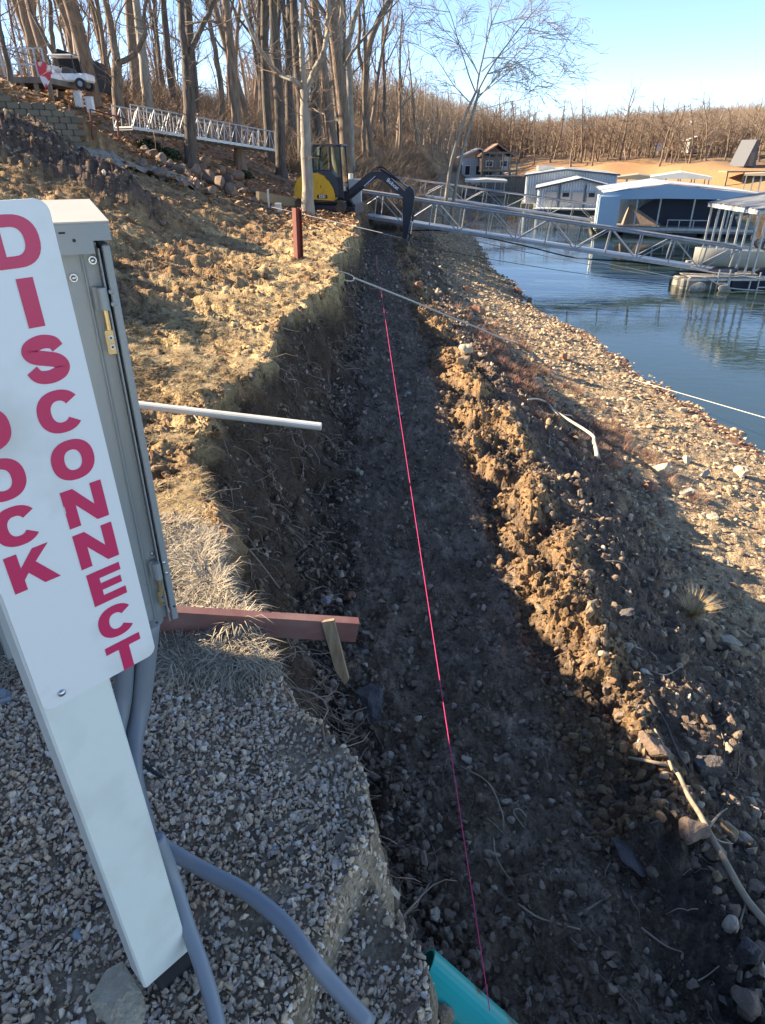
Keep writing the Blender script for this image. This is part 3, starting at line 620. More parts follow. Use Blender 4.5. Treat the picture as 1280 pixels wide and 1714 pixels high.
s_0, z_0 = z5(410, 238); b = MB(); b.box((s_0, -.0042, z_0), (.010, .001, .003)); b.build('slot', M_dark, cab)
def hinge(top, bot, pinb, brk0, brk1, screws):
    st, zt = top; sb, zb = bot; s = (st+sb)/2
    b_ = MB(); b_.tube([(s, .004, zt), (s, .004, zb)], .0085, 14); h = b_.build('hinge', M_cabg, cab, smooth=False)
    b_ = MB(); b_.box((s-.004, .0135, (zt+zb)/2), (.020, .008, abs(zt-zb))); b_.build('hinge_leaf', M_cabg, h)
    b_ = MB(); b_.tube([(s, .006, zb), (s, .006, pinb)], .0052, 10); b_.build('hinge_pin', M_brass, h)
    b_ = MB(); b_.prism(rounded(s-.0085, s+.0085, brk1, brk0, .003, 3), .006, .010); b_.build('hinge_bracket', M_brass, h)
    for sz in screws: ycyl((s, .006, sz), .0052, .003, 'screw', M_zinc, parent=h); ycyl((s, .0031, sz), .0022, .0004, 'screw_socket', M_dark, 6, parent=h)
hinge(z5(680, 605), z5(700, 757), z5(717, 890)[1], z5(717, 895)[1], z5(745, 1055)[1], [z5(722, 945)[1], z5(738, 1005)[1]])
hinge(z6(1020, 712), z6(1036, 818), z6(1053, 900)[1], z6(1053, 905)[1], z6(1066, 1000)[1], [z6(1060, 940)[1], z6(1070, 975)[1]])
for q in ((742, 634), (757, 716)): s_0, z_0 = z5(*q); dome((s_0, 0.003, z_0), .0048, .003, M_cabg, cab)
for q in ((1068, 711), (1085, 779)): s_0, z_0 = z6(*q); dome((s_0, 0.003, z_0), .0042, .003, M_zinc, cab)
s_0, z_0 = z6(1004, 680); dome((s_0, .022, z_0), .0045, .004, M_zinc, cab)
for q in ((1138, 997), (1023, 1103)): s_0, z_0 = z6(*q); ycyl((s_0, .003, z_0), .0028, .0012, 'hole', M_dark)
s_0, z_0 = z6(905, 960)
b = MB(); b.tube([(s_0+.028*math.cos(t), .0225, z_0+.034*math.sin(t)) for t in np.linspace(0, 2*np.pi, 33)], .0012, 6, False); b.build('knockout_ring', M_cabg, cab)
b = MB(); b.tube([(-.055, .10, .006), (-.055, .10, -.012)], .036, 20); b.tube([(-.055, .10, -.012), (-.055, .10, -.05)], .030, 20); b.build('conduit_collar', M_condg, cab)
# conduits dropping from the cabinet
def lpt(x, y, z): v = Matrix.Rotation(CA, 3, 'Z') @ Vector((x, y, z)); return v+Cc
b = MB(); b.tube(smooth_path([lpt(-.055, .10, -.04), at_y(236, 1170, 1.22), at_y(222, 1240, 1.15), at_y(222, 1310, 1.05), at_y(245, 1400, .98), at_y(262, 1450, .95)], 6), .0255, 16)
tag(b.build('conduit', M_condg, smooth=True), 'upright grey plastic conduit dropping from the cabinet behind the post, nearest the bank', 'conduit', 'conduits at the cabinet')
b = MB(); b.tube(smooth_path([lpt(-.105, .08, .0), at_y(206, 1160, 1.2), at_y(192, 1240, 1.12), at_y(190, 1320, 1.02), at_y(205, 1420, .95)], 6), .022, 16)
tag(b.build('conduit', M_condg, smooth=True), 'slimmer upright grey conduit half hidden behind the white post', 'conduit', 'conduits at the cabinet')
def ground_run(pix, r, lift=0.9, zz=None):
    pts = []
    for k, q in enumerate(pix):
        P = hit(*q, t0=.6); pts.append(Vector((P.x, P.y, P.z+r*lift)))
    return pts
b = MB(); pp = ground_run([(215, 1395), (283, 1448), (345, 1480), (415, 1518), (478, 1572), (520, 1632), (548, 1690)], .0), 0
pts = pp[0]
for k in range(len(pts)): pts[k].z = -1.56+[0.05, .035, .012, .0, -.005, -.02, -.05][k]
last = pts[-1]; pts.append(last+(pts[-1]-pts[-2])*2.2+Vector((.02, 0, -.01)))
b.tube(smooth_path(pts, 7), .0185, 18); tag(b.build('conduit', M_cond, smooth=True), 'blue grey conduit curving over the gravel from the post towards the trench', 'conduit', 'blue grey conduits on the gravel')
pts = [at_z(262, 1400, -1.30), at_z(288, 1468, -1.40), at_z(312, 1545, -1.47), at_z(335, 1610, -1.52), at_z(352, 1665, -1.56), at_z(366, 1725, -1.6), at_z(372, 1790, -1.64)]
b = MB(); b.tube(smooth_path(pts, 7), .0165, 18); tag(b.build('conduit', M_cond, smooth=True), 'blue grey conduit running straight down beside the foot of the post', 'conduit', 'blue grey conduits on the gravel')
P = [hit(x, y, t0=.6)+Vector((0, 0, .012)) for x, y in ((225, 1268), (245, 1285), (262, 1300), (272, 1306))]
b = MB(); b.tube(smooth_path(P, 5), .0055, 8); tag(b.build('cable', M_cable), 'short black cable end sticking out of the gravel behind the post', 'cable')
# bit of blue grey fitting at the left edge
P = hit(4, 1175); b = MB(); b.bbox((0, 0, .01), (.05, .05, .03), .006); b.tube([(0, 0, .02), (0, 0, .04)], .014, 10)
o = b.build('pipe_fitting', M_cond); o.location = P; o.rotation_euler = (0.1, .2, .7); tag(o, 'small blue grey plastic fitting lying on gravel at the left edge of the photo', 'pipe fitting')

# ------------------------------------------------------------------ beams, poles and stakes on the bank
b = MB(); bl, br_ = Vector((-1.05, 1.86, -1.415)), Vector((-.098, 2.0, -1.60))
b.bar(bl, br_, .04, .088); o = b.build('maroon_beam', M_maroon); tag(o, 'maroon painted timber beam jutting over the trench beside the cabinet', 'beam')
b = MB(); top, bot = at_y(548, 1040, 1.955), at_y(577, 1147, 1.90)
dv = (bot-top).normalized(); sd = dv.cross(Vector((0, 1, .3))).normalized(); th = sd.cross(dv).normalized()
q = [top+sd*.024, top-sd*.024, bot-dv*.07-sd*.022, bot, bot-dv*.02+sd*.02]
q2 = [p+th*.018 for p in q]; b.add(q+q2, [(0,1,2,3,4),(9,8,7,6,5),(0,5,6,1),(1,6,7,2),(2,7,8,3),(3,8,9,4),(4,9,5,0)])
tag(b.build('wooden_stake', M_wood), 'pointed weathered wooden stake leaning against the end of the maroon beam', 'stake')
b = MB(); b.tube([(-2.5, 4.16, -1.30), (-1.6, 4.1, -1.43), (-.40, 4.03, -1.555)], .026, 14); b.tube([(-.402, 4.0302, -1.5548), (-.397, 4.03, -1.5553)], .02, 12)
tag(b.build('white_pipe', M_pvc, smooth=False), 'white pipe lying on the field and sticking out over the trench', 'pipe')
rp = hit(500, 434); H = .98
b = MB(); b.box((-.062, 0, H/2-.1), (.012, .14, H)); b.box((.062, 0, H/2-.1), (.012, .14, H)); b.box((0, 0, H/2-.1), (.11, .012, H-.002))
o = b.build('steel_post', M_rust); o.location = rp; o.rotation_euler = (0, .02, R(38)); tag(o, 'rust red steel beam post standing upright at the edge of the bank', 'post')
# pink line
M_pink = mat('pink_string', (.62, .03, .16), .6)
a, c = Vector((.250, .79, -1.75)), Vector((-.17, 20.0, -2.62)); pts = [a.lerp(c, t)+Vector((0, 0, -.06*4*t*(1-t)*.5)) for t in np.linspace(0, 1, 30)]
b = MB(); b.tube(pts, np.linspace(.0012, .0042, 30), 6); tag(b.build('mason_line', M_pink), 'taut bright pink string line stretched along the length of the trench', 'string')
b = MB(); b.bar(c+Vector((0, 0, -.3)), c+Vector((0, 0, .12)), .03); tag(b.build('line_stake', M_wood), 'small wooden stake holding the far end of the pink string', 'stake')
# white rope with a loop
pts = [at_y(548, 449, 12.4), at_y(562, 453, 12.4), at_y(582, 458, 12.5), at_y(592, 464, 12.55), at_y(590, 470, 12.5), at_y(578, 469, 12.4), at_y(568, 462, 12.3)]
b = MB(); b.tube(smooth_path(pts, 5), .011, 6)
pts = [at_y(592, 465, 12.55), at_y(640, 484, 12.7), at_y(690, 504, 12.85), at_y(740, 525, 13.05), at_y(790, 545, 13.3), at_y(830, 562, 13.5), hit(868, 577), hit(905, 596)]
b.tube(smooth_path(pts, 5), .018, 6); tag(b.build('rope', M_rope), 'white rope with a loop at the bank, slung across the trench', 'rope')
# teal drain pipe
def teal_mat():
    m = mat('teal_plastic', (.0, .30, .27), .4, c2=(.0, .36, .33), scale=3); N = m.node_tree.nodes; K = m.node_tree.links; b_ = N['Principled BSDF']
    src = b_.inputs['Base Color'].links[0].from_socket; tc = N.new('ShaderNodeTexCoord'); n = N.new('ShaderNodeTexNoise'); n.inputs['Scale'].default_value = 7; n.inputs['Detail'].default_value = 6; K.new(tc.outputs['Object'], n.inputs['Vector'])
    r = N.new('ShaderNodeValToRGB'); r.color_ramp.elements[0].position = .55; r.color_ramp.elements[1].position = .60; K.new(n.outputs[0], r.inputs[0])
    mx = N.new('ShaderNodeMix'); mx.data_type = 'RGBA'; K.new(r.outputs[0], mx.inputs[0]); K.new(src, mx.inputs[6]); mx.inputs[7].default_value = (.07, .055, .045, 1); K.new(mx.outputs[2], b_.inputs['Base Color']); return m
p0, p1 = at_z(716, 1640, -1.93), at_z(808, 1722, -2.02); dv = (p1-p0)
b = MB(); n_ = 26; ax = dv.normalized(); u = ax.cross(Vector((0, 0, 1))).normalized(); v_ = u.cross(ax)
ring = []
for st, rr in ((p0-dv*.15, .066), (p0+dv*4.5, .066), (p0+dv*4.5, .060), (p0-dv*.15, .060)):
    ring += [st+u*math.cos(2*math.pi*k/n_)*rr+v_*math.sin(2*math.pi*k/n_)*rr for k in range(n_)]
b.add(ring, [(s*n_+k, s*n_+(k+1) % n_, ((s+1) % 4)*n_+(k+1) % n_, ((s+1) % 4)*n_+k) for s in range(4) for k in range(n_)])
tag(b.build('drain_pipe', teal_mat(), smooth=False), 'teal green plastic drain pipe, partly muddy, poking out of the bank', 'pipe')

# ------------------------------------------------------------------ stones that stand out, one object each
M_st = {'pale': mat('pale_stone', (.42, .34, .23), .9, c2=(.58, .50, .36), scale=6, bump=.01, bscale=14), 'tan': mat('tan_stone', (.27, .19, .115), .95, c2=(.38, .28, .17), scale=6, bump=.015, bscale=14),
        'dark': mat('dark_stone', (.07, .062, .06), .9, c2=(.13, .115, .11), scale=6, bump=.012, bscale=18), 'grey': mat('grey_stone', (.24, .225, .21), .9, c2=(.34, .32, .30), scale=6, bump=.01, bscale=18),
        'red': mat('reddish_stone', (.26, .12, .07), .9, c2=(.36, .19, .11), scale=6, bump=.01, bscale=16), 'blue': mat('bluish_stone', (.22, .26, .30), .85, c2=(.30, .34, .37), scale=6), 'brown': mat('brown_stone', (.16, .11, .08), .9, c2=(.22, .16, .12), scale=6, bump=.006, bscale=18)}
def stone(px, py, wpx, kind, label, flat=.65, name='rock', hpx=None, cat='rock', group=None, sub=3, sink=.25, t0=.6):
    P = hit(px, py, t0=t0)
    if P is None: return None
    dp = P.y*math.cos(CAMP)-P.z*math.sin(CAMP); s = wpx*dp/CAMF
    me = rock_mesh(name, int(px*7+py) % 997, sub, flat, 1.5); o = link(name, me, M_st[kind]); o.scale = (s*1.12, s, s*1.05)
    o.location = P+Vector((0, 0, s*flat*(.5-sink))); o.rotation_euler = (rng.uniform(-.2, .2), rng.uniform(-.2, .2), rng.uniform(0, 6))
    return tag(o, label, cat, group)
ST = [(622, 1180, 78, 'dark', 'flat dark stone slab on the trench floor below the wooden stake', .4), (778, 594, 26, 'pale', 'pale yellow block perched on the tan spoil beside the trench', .9), (776, 612, 32, 'tan', 'sandy lump directly below the pale yellow block', .8),
 (1141, 689, 16, 'pale', 'pale yellow stone at the edge of the water by the white line', .9), (1238, 797, 34, 'pale', 'broad pale stone on the shore near the right edge of the photo', .6), (1108, 790, 44, 'pale', 'long whitish slab on the shore, left of the broad pale stone', .45),
 (1178, 800, 20, 'grey', 'grey stone in shade between two pale slabs on the shore', .8), (1150, 832, 26, 'grey', 'squarish grey boulder casting a long shadow on the shore', .8), (1028, 782, 28, 'red', 'rounded orange brown rock at the end of the driftwood root', .8),
 (1085, 820, 34, 'red', 'reddish brown rock on the slope below the orange rock', .6), (1192, 868, 34, 'pale', 'flat whitish stone lying below the grey boulder on the shore', .4), (1148, 775, 20, 'pale', 'small upright pale stone above the long whitish slab', .9), (1060, 772, 16, 'tan', 'small tan stone right of the orange rock', .7),
 (963, 742, 16, 'tan', 'roundish tan stone just left of the driftwood root', .9), (701, 487, 18, 'red', 'broken brick coloured block on the far slope, upper one', .8), (780, 489, 18, 'red', 'rust brown block lying on its side by the far shore track', .9), (800, 524, 26, 'red', 'rusty brown lump against the rope on the slope', .7),
 (818, 531, 14, 'tan', 'short upright tan stump beside the rusty lump', 1.0), (867, 493, 20, 'red', 'reddish block standing at the water edge by the bend', .9), (885, 505, 14, 'brown', 'brown stone right of the reddish block at the water edge', .7), (936, 548, 18, 'tan', 'tan rock on the waterline below the bend in the shore', .7), (944, 602, 18, 'red', 'tilted rusty brown stone on the middle of the stony shore', 1.0),
 (1228, 1000, 30, 'tan', 'tan rock in the sunlight beyond the dry tuft', .8), (1224, 1082, 40, 'pale', 'angular yellowish rock on the slope below the dry tuft', .7), (1140, 1112, 24, 'tan', 'tan rock left of the angular yellowish rock', .9), (1185, 1085, 30, 'tan', 'broad tan clod beside the angular yellowish rock', .6),
 (1046, 1035, 36, 'dark', 'big dark rounded boulder right of the sunlit spoil', .9), (905, 1025, 34, 'tan', 'smooth tan stone on the left edge of the sunlit spoil', .5), (985, 1035, 36, 'tan', 'square tan clod in the middle of the sunlit spoil', .8), (1090, 1260, 60, 'brown', 'brown boulder under the broken branch at lower right', .8),
 (1050, 1440, 90, 'dark', 'large flat dark slab in the trench, lower right', .2), (1155, 1400, 52, 'brown', 'brown clod left of the long branch at lower right', .8), (1215, 1395, 42, 'tan', 'tan clod right of the long branch at lower right', .8), (1175, 1290, 60, 'dark', 'dark grey boulder behind the long branch', .8),
 (1250, 1600, 55, 'dark', 'dark knobbly boulder in the bottom right corner', .9), (1245, 1680, 60, 'brown', 'brown clod at the very bottom right', .8), (682, 660, 12, 'grey', 'small pale grey stone on the trench floor beside the far string', .6), (670, 698, 12, 'grey', 'small white stone on the trench floor right of the string', .6),
 (590, 1115, 20, 'tan', 'small tan stone at the foot of the bank above the beam end', .7), (545, 1010, 26, 'grey', 'grey stone at the foot of the bank above the maroon beam', .6), (586, 1002, 20, 'red', 'reddish stone at the foot of the bank above the beam', .8), (400, 1122, 18, 'red', 'small reddish leaf shaped stone at the edge of the dead grass', .5), 
 (612, 1098, 16, 'grey', 'pale stone just beyond the tip of the maroon beam', .8), (443, 1334, 20, 'blue', 'square bluish stone on the gravel right of the post', .5), (300, 1374, 17, 'blue', 'bluish chip in the gravel just right of the post', .5), (452, 1452, 24, 'brown', 'dark brown pebble on the gravel above the conduit', .7), (460, 1425, 18, 'blue', 'blue grey pebble beside the brown pebble', .5),
 (131, 1568, 30, 'blue', 'smooth blue grey stone on the gravel left of the post foot', .6), (163, 1520, 20, 'dark', 'dark grey pebble upper right of the smooth blue grey stone', .7), (62, 1366, 24, 'grey', 'grey stone on the gravel near the left edge', .6), (14, 1400, 20, 'brown', 'brown stone on the gravel at the left edge', .7), (145, 1612, 14, 'pale', 'white pebble just below the smooth blue grey stone', .7),
 (386, 1342, 17, 'tan', 'flat tan pebble between the post and the bluish stone', .5), (690, 1697, 36, 'brown', 'brown pink marked stone next to the drain pipe', .8), (480, 1520, 22, 'grey', 'small slab of grey conglomerate by the crack in the gravel', .5)]
for px, py, w_, k, lb_, fl in ST: stone(px, py, w_, k, lb_, fl)
o = stone(205, 1680, 110, 'pale', 'rough broken lump of pale concrete beside the foot of the post', .42, 'concrete_lump', cat='rubble')
# small dry tuft on the slope
P = hit(1158, 1030); o = link('grass_tuft', tuft(77, 130, 1, .28, M_straw, .45)); o.location = P; o.scale = (.22, .22, .24); tag(o, 'lone dry grass tuft on the dark slope right of the spoil', 'grass tuft')
# ------------------------------------------------------------------ driftwood and branches
M_drift = mat('bleached_wood', (.42, .35, .26), .8, c2=(.60, .53, .42), scale=9, bump=.002, bscale=30)
M_branch = mat('bare_branch', (.26, .20, .14), .85, c2=(.40, .32, .22), scale=9, bump=.003, bscale=40)
def stick(name, runs, m, label, cat, lift=.03):
    b_ = MB()
    for pix, r0, r1 in runs:
        P = []
        for x, y in pix:
            h_ = hit(x, y, t0=.8)
            if P and (h_-P[-1]).length > .9: h_ = Vector(P[-1])+(h_-P[-1]).normalized()*.3
            P.append(h_+Vector((0, 0, lift)))
        P = smooth_path(P, 4); b_.tube(P, np.linspace(r0, r1, len(P)), 7)
    return tag(b_.build(name, m, smooth=True), label, cat)
stick('driftwood', [([(998, 772), (990, 752), (975, 722), (958, 706), (930, 698), (915, 683), (898, 675), (882, 678)], .03, .010), ([(958, 706), (935, 705), (915, 700), (900, 688)], .014, .006), ([(988, 748), (992, 730), (984, 724), (990, 714)], .012, .005)], M_drift, 'bleached crooked driftwood root lying on the slope above the shore', 'driftwood', .06)
stick('fallen_branch', [([(1048, 1282), (1090, 1290), (1125, 1302), (1148, 1345), (1168, 1378), (1188, 1418), (1215, 1470), (1245, 1520), (1290, 1575)], .008, .017), ([(1122, 1302), (1105, 1262), (1092, 1232)], .009, .005), ([(1180, 1400), (1200, 1375), (1212, 1366)], .006, .003), ([(1186, 1410), (1200, 1420), (1222, 1424)], .005, .002)], M_branch, 'long pale broken branch lying down the slope at lower right', 'branch', .05)
M_darkstick = mat('dark_stick', (.06, .05, .045), .85, c2=(.11, .09, .08), scale=9)
stick('dark_stick', [([(1085, 1178), (1112, 1225), (1128, 1268), (1150, 1305)], .009, .005)], M_darkstick, 'thin dark stick poking up beside the broken branch', 'stick', .05)
RT = [([(385, 925), (420, 935), (460, 955), (475, 1000), (486, 1020)], .007, .003, 'curved dark root on the bank face above the maroon beam'), ([(425, 960), (455, 985), (500, 1015)], .005, .002, 'straight thin root below the curved dark root'), ([(352, 880), (400, 876), (425, 862), (412, 858)], .003, .002, 'pale forked twig on the bank above the dead grass'),
 ([(420, 782), (462, 810), (500, 845)], .0018, .001, 'thin straight grass stem across the dark bank'), ([(770, 1290), (815, 1320), (838, 1370), (842, 1395)], .005, .003, 'crooked root in the trench right of the string'), ([(825, 1410), (830, 1445), (860, 1490)], .004, .002, 'thin curving root in the trench below the crooked root'),
 ([(865, 1522), (905, 1545), (970, 1562)], .005, .003, 'long grey twig lying in the trench at bottom centre'), ([(880, 1375), (868, 1362), (858, 1368), (876, 1392)], .004, .003, 'small pale forked root standing in the trench floor'), ([(965, 1540), (1000, 1518), (1020, 1506)], .006, .004, 'dark stick lying diagonally in the trench'),
 ([(1070, 1560), (1110, 1590), (1140, 1600)], .005, .003, 'brown twig near the dark slab in the trench'), ([(1245, 1520), (1232, 1560), (1228, 1570)], .004, .004, 'short pale twig beside the long branch'), ([(1165, 1650), (1180, 1640), (1200, 1625)], .003, .002, 'small bent white twig at lower right'),
 ([(1010, 945), (1040, 950), (1056, 970)], .006, .003, 'pale forked twig on the dark slope right of the spoil'), ([(1090, 1130), (1115, 1135), (1140, 1120)], .005, .002, 'pale twig on the dark slope'), ([(450, 560), (490, 580), (500, 588)], .012, .006, 'white stick poking out at the top of the bank'), ([(446, 540), (475, 555), (500, 565)], .008, .004, 'thin pale twig above the white stick on the bank'),
 ([(340, 720), (315, 690)], .006, .003, 'thin dry twig under the white pipe')]
for pix, r0, r1, lb_ in RT: stick('root' if 'root' in lb_ else 'twig', [(pix, r0, r1)], M_root if 'dark' in lb_ and 'pale' not in lb_ else M_branch, lb_, 'root' if 'root' in lb_ else 'twig', .025)

# ------------------------------------------------------------------ shed added out of view left of the camera to shade the gravel
sh = thing('added_shade_shed', (-4.1, .35, -1.6), 0, 'added wooden shed out of view left of the sign, shading the gravel', 'shed')
b = MB(); b.box((0, 0, 1.05), (1.9, 4.0, 2.5)); b.build('shade_shed_frame', M_wood, sh)
pl = MB(); pl.box((0, 0, 0), (.02, .236, 2.2)); pm_ = pl.mesh('board'); pm_.materials.append(M_wood)
for k in range(16):
    o = bpy.data.objects.new('board', pm_); col.objects.link(o); o.parent = sh; o.location = (.962, -1.875+k*.25, 1.15)
b = MB(); b.prism([(-1.15, 2.3), (0, 2.52), (1.15, 2.3), (1.15, 2.36), (0, 2.58), (-1.15, 2.36)], -2.1, 2.1); b.build('roof', M_galv, sh)
# ------------------------------------------------------------------ excavator
M_yel = mat('yellow_paint', (.66, .38, .02), .42, c2=(.40, .25, .06), rlo=.5, rhi=.8, scale=4, bump=.0006)
M_xbk = mat('dark_blue_black', (.012, .016, .032), .38, c2=(.025, .03, .045), scale=3)
M_track = mat('muddy_rubber', (.05, .042, .036), .9, c2=(.13, .10, .075), scale=4)
M_cover = mat('grey_blue_cover', (.035, .05, .07), .4)
M_text = mat('white_print', (.75, .75, .75), .5)
M_rod = mat('chrome_rod', (.7, .72, .74), .15, metal=1)
def glass_mat(name, c, a=.5):
    m = bpy.data.materials.new(name); m.use_nodes = True; N = m.node_tree.nodes; K = m.node_tree.links; N.remove(N['Principled BSDF'])
    g = N.new('ShaderNodeBsdfGlossy'); g.inputs['Roughness'].default_value = .03; t = N.new('ShaderNodeBsdfTransparent'); t.inputs[0].default_value = (*c, 1)
    f = N.new('ShaderNodeFresnel'); f.inputs[0].default_value = 1.8; x = N.new('ShaderNodeMixShader'); K.new(f.outputs[0], x.inputs[0]); K.new(t.outputs[0], x.inputs[1]); K.new(g.outputs[0], x.inputs[2]); K.new(x.outputs[0], N['Material Output'].inputs['Surface']); return m
M_glass = glass_mat('green_glass', (.55, .72, .66))
def text_mesh(s, size, m, bold=.02):
    cu = bpy.data.curves.new('print', 'FONT'); cu.body = s; cu.size = size; cu.align_x = 'CENTER'; cu.align_y = 'CENTER'; cu.offset = bold*size; cu.resolution_u = 2
    o = bpy.data.objects.new('print', cu); me = bpy.data.meshes.new_from_object(o); bpy.data.objects.remove(o); me.materials.clear(); me.materials.append(m); return me
XP = hit(543, 358); XP.z -= .02
ex = thing('excavator', XP, R(-10), 'yellow and black mini excavator parked at the far end of the trench', 'excavator'); ex.scale = (.89, .89, .89)
def stad(L, H, n=8):
    r = H/2; p = []
    for k in range(n+1): t = -math.pi/2+math.pi*k/n; p.append((L/2-r+r*math.cos(t), r+r*math.sin(t)))
    for k in range(n+1): t = math.pi/2+math.pi*k/n; p.append((-L/2+r+r*math.cos(t), r+r*math.sin(t)))
    return p
for y in (-.62, .62):
    b = MB(); o_ = stad(2.15, .52); i_ = [(x*.93, z*.84+.04) for x, z in o_]; n = len(o_)
    for yy in (y-.16, y+.16): pass
    v = [(x, y-.16, z) for x, z in o_]+[(x, y+.16, z) for x, z in o_]+[(x, y+.16, z) for x, z in i_]+[(x, y-.16, z) for x, z in i_]
    b.add(v, [(s*n+k, s*n+(k+1) % n, ((s+1) % 4)*n+(k+1) % n, ((s+1) % 4)*n+k) for s in range(4) for k in range(n)])
    # grousers
    per = np.array(o_+[o_[0]]); seg = np.linalg.norm(np.diff(per, axis=0), axis=1); cum = np.concatenate([[0], np.cumsum(seg)])
    for d in np.arange(0, cum[-1], .11):
        x = np.interp(d, cum, per[:, 0]); z = np.interp(d, cum, per[:, 1]); x2 = np.interp((d+.02) % cum[-1], cum, per[:, 0]); z2 = np.interp((d+.02) % cum[-1], cum, per[:, 1])
        b.box((x, y, z), (.03, .33, .03), Matrix.Rotation(-math.atan2(z2-z, x2-x), 3, 'Y'))
    tr_ = b.build('track', M_track, ex)
    b = MB(); b.bbox((0, y*.97, .26), (1.5, .22, .2), .02); b.build('track_frame', M_xbk, tr_)
    for x, r in ((-.82, .19), (.82, .17)): b = MB(); b.tube([(x, y-.13, .26), (x, y+.13, .26)], r, 18); b.tube([(x, y-.16, .26), (x, y+.16, .26)], r*.4, 10); b.build('wheel', M_track, tr_)
    for x in (-.45, -.15, .15, .45): b = MB(); b.tube([(x, y-.12, .10), (x, y+.12, .10)], .07, 12); b.build('roller', M_track, tr_)
b = MB(); b.bbox((0, 0, .45), (1.3, .95, .22), .03); b.tube([(0, 0, .5), (0, 0, .62)], .42, 24); b.build('undercarriage', M_xbk, ex)
b = MB(); b.bbox((1.45, 0, .22), (.06, 1.7, .40), .01); b.bar((.6, -.4, .3), (1.42, -.4, .2), .1); b.bar((.6, .4, .3), (1.42, .4, .2), .1); b.build('blade', M_xbk, ex)
YW = .78
# bodywork: rounded rear weight, engine cover and side panel
b = MB(); b.prism([(-.98, .62), (-.35, .60), (-.30, .60), (-.30, 1.50), (-.42, 1.54), (-.62, 1.46), (-.86, 1.25), (-1.02, .95)], -YW, YW); b.build('rear_weight', M_yel, ex)
b = MB(); b.prism([(-.30, .56), (.62, .52), (.66, .72), (.60, .95), (.46, 1.18), (.25, 1.36), (.0, 1.46), (-.16, 1.50), (-.295, 1.50)], -YW-.012, -YW+.55); sp = b.build('side_panel', M_yel, ex)
b = MB(); b.prism([(.0, 1.50), (.27, 1.405), (.50, 1.21), (.64, .97), (.70, .72), (.80, .72), (.80, 1.12), (.70, 1.40), (.50, 1.56), (.1, 1.57)], -YW-.004, -YW+.5); b.build('cover_strip', M_cover, ex)
b = MB(); b.box((.10, -YW-.016, 1.02), (.03, .01, .1)); b.build('handle', M_xbk, sp)
b = MB(); b.box((.14, -YW-.015, .66), (.42, .006, .13)); pn = b.build('name_plate', M_xbk, sp)
o = link('lettering', text_mesh('E35i', .15, M_text), parent=sp); o.rotation_euler = (R(90), 0, 0); o.location = (.14, -YW-.022, .66)
b = MB(); b.bbox((.30, .30, .62), (1.15, .95, .16), .02); b.build('deck', M_xbk, ex)
# cab: pillars, roof, panes, seat
cx0, cx1, cy0, cy1, cz0, cz1 = -.22, .98, -.74, .24, .95, 2.42
for (xa, ya, xb, yb) in ((-.22, cy0, -.12, cy0), (.52, cy0, .50, cy0), (.98, cy0, .90, cy0), (-.22, cy1, -.12, cy1), (.98, cy1, .90, cy1)):
    b = MB(); b.bar((xa, ya, .62 if xa > .6 else 1.5), (xb, yb, cz1), .07); b.build('pillar', M_xbk, ex)
b = MB(); b.bbox((.38, -.25, 2.45), (1.16, 1.06, .09), .03); b.build('cab_roof', M_xbk, ex)
b = MB(); b.box((.15, cy0, 1.57), (.75, .06, .08)); b.box((.73, cy0, 1.0), (.50, .05, .7)); b.box((-.22, -.25, 1.25), (.06, .96, .6)); b.build('cab_shell', M_xbk, ex)
b = MB(); b.add([(-.18, cy0, 1.6), (.50, cy0, 1.6), (.48, cy0, 2.4), (-.1, cy0, 2.4)], [(0, 1, 2, 3)]); b.build('side_window', M_glass, ex)
b = MB(); b.add([(.54, cy0, 1.35), (.95, cy0, 1.35), (.88, cy0, 2.4), (.52, cy0, 2.4)], [(0, 1, 2, 3)]); b.build('door_window', M_glass, ex)
b = MB(); b.add([(.985, cy0+.05, 1.0), (.985, cy1-.05, 1.0), (.91, cy1-.05, 2.4), (.91, cy0+.05, 2.4)], [(0, 1, 2, 3)]); b.build('windscreen', M_glass, ex)
b = MB(); b.add([(-.2, cy0+.05, 1.6), (-.2, cy1-.05, 1.6), (-.12, cy1-.05, 2.4), (-.12, cy0+.05, 2.4)], [(0, 1, 2, 3)]); b.build('rear_window', M_glass, ex)
b = MB(); b.bbox((.15, -.25, 1.2), (.5, .5, .16), .04); b.bbox((-.06, -.25, 1.58), (.13, .48, .68), .05); b.build('seat', M_cover, ex)
for y in (-.55, .05): b = MB(); b.tube([(.5, y, 1.1), (.52, y, 1.45)], .02, 6); b.build('control_lever', M_xbk, ex)
# boom, dipper, bucket in the plane y = .0
BY = .02
def plate(poly, w0, w1, name, m, parent): b_ = MB(); b_.prism(poly, w0, w1); return b_.build(name, m, parent)
b = MB(); b.bbox((.98, BY, .66), (.36, .34, .36), .03); b.build('swing_post', M_xbk, ex)
boom = plate([(.98, .60), (1.02, .86), (1.45, 1.18), (1.85, 1.47), (2.05, 1.55), (2.45, 1.54), (2.62, 1.45), (3.15, 1.02), (3.42, .80), (3.36, .62), (3.15, .70), (2.45, 1.22), (2.25, 1.29), (2.08, 1.26), (1.75, 1.06), (1.15, .66)], BY-.11, BY+.11, 'boom', M_xbk, ex)
o = link('lettering', text_mesh('Bobcat', .20, M_text), parent=boom); o.rotation_euler = (R(90), R(36.5), 0); o.location = (2.86, BY-.116, 1.10)
for q, c in (((1.0, .62), (2.18, 1.40)),):
    b = MB(); b.tube([(q[0]+.15, BY-.17, q[1]-.02), (1.72, BY-.17, 1.02)], .055, 10); b.build('boom_ram', M_xbk, ex)
    b = MB(); b.tube([(1.72, BY-.17, 1.02), (c[0], BY-.17, c[1]-.02)], .028, 8); b.build('ram_rod', M_rod, ex)
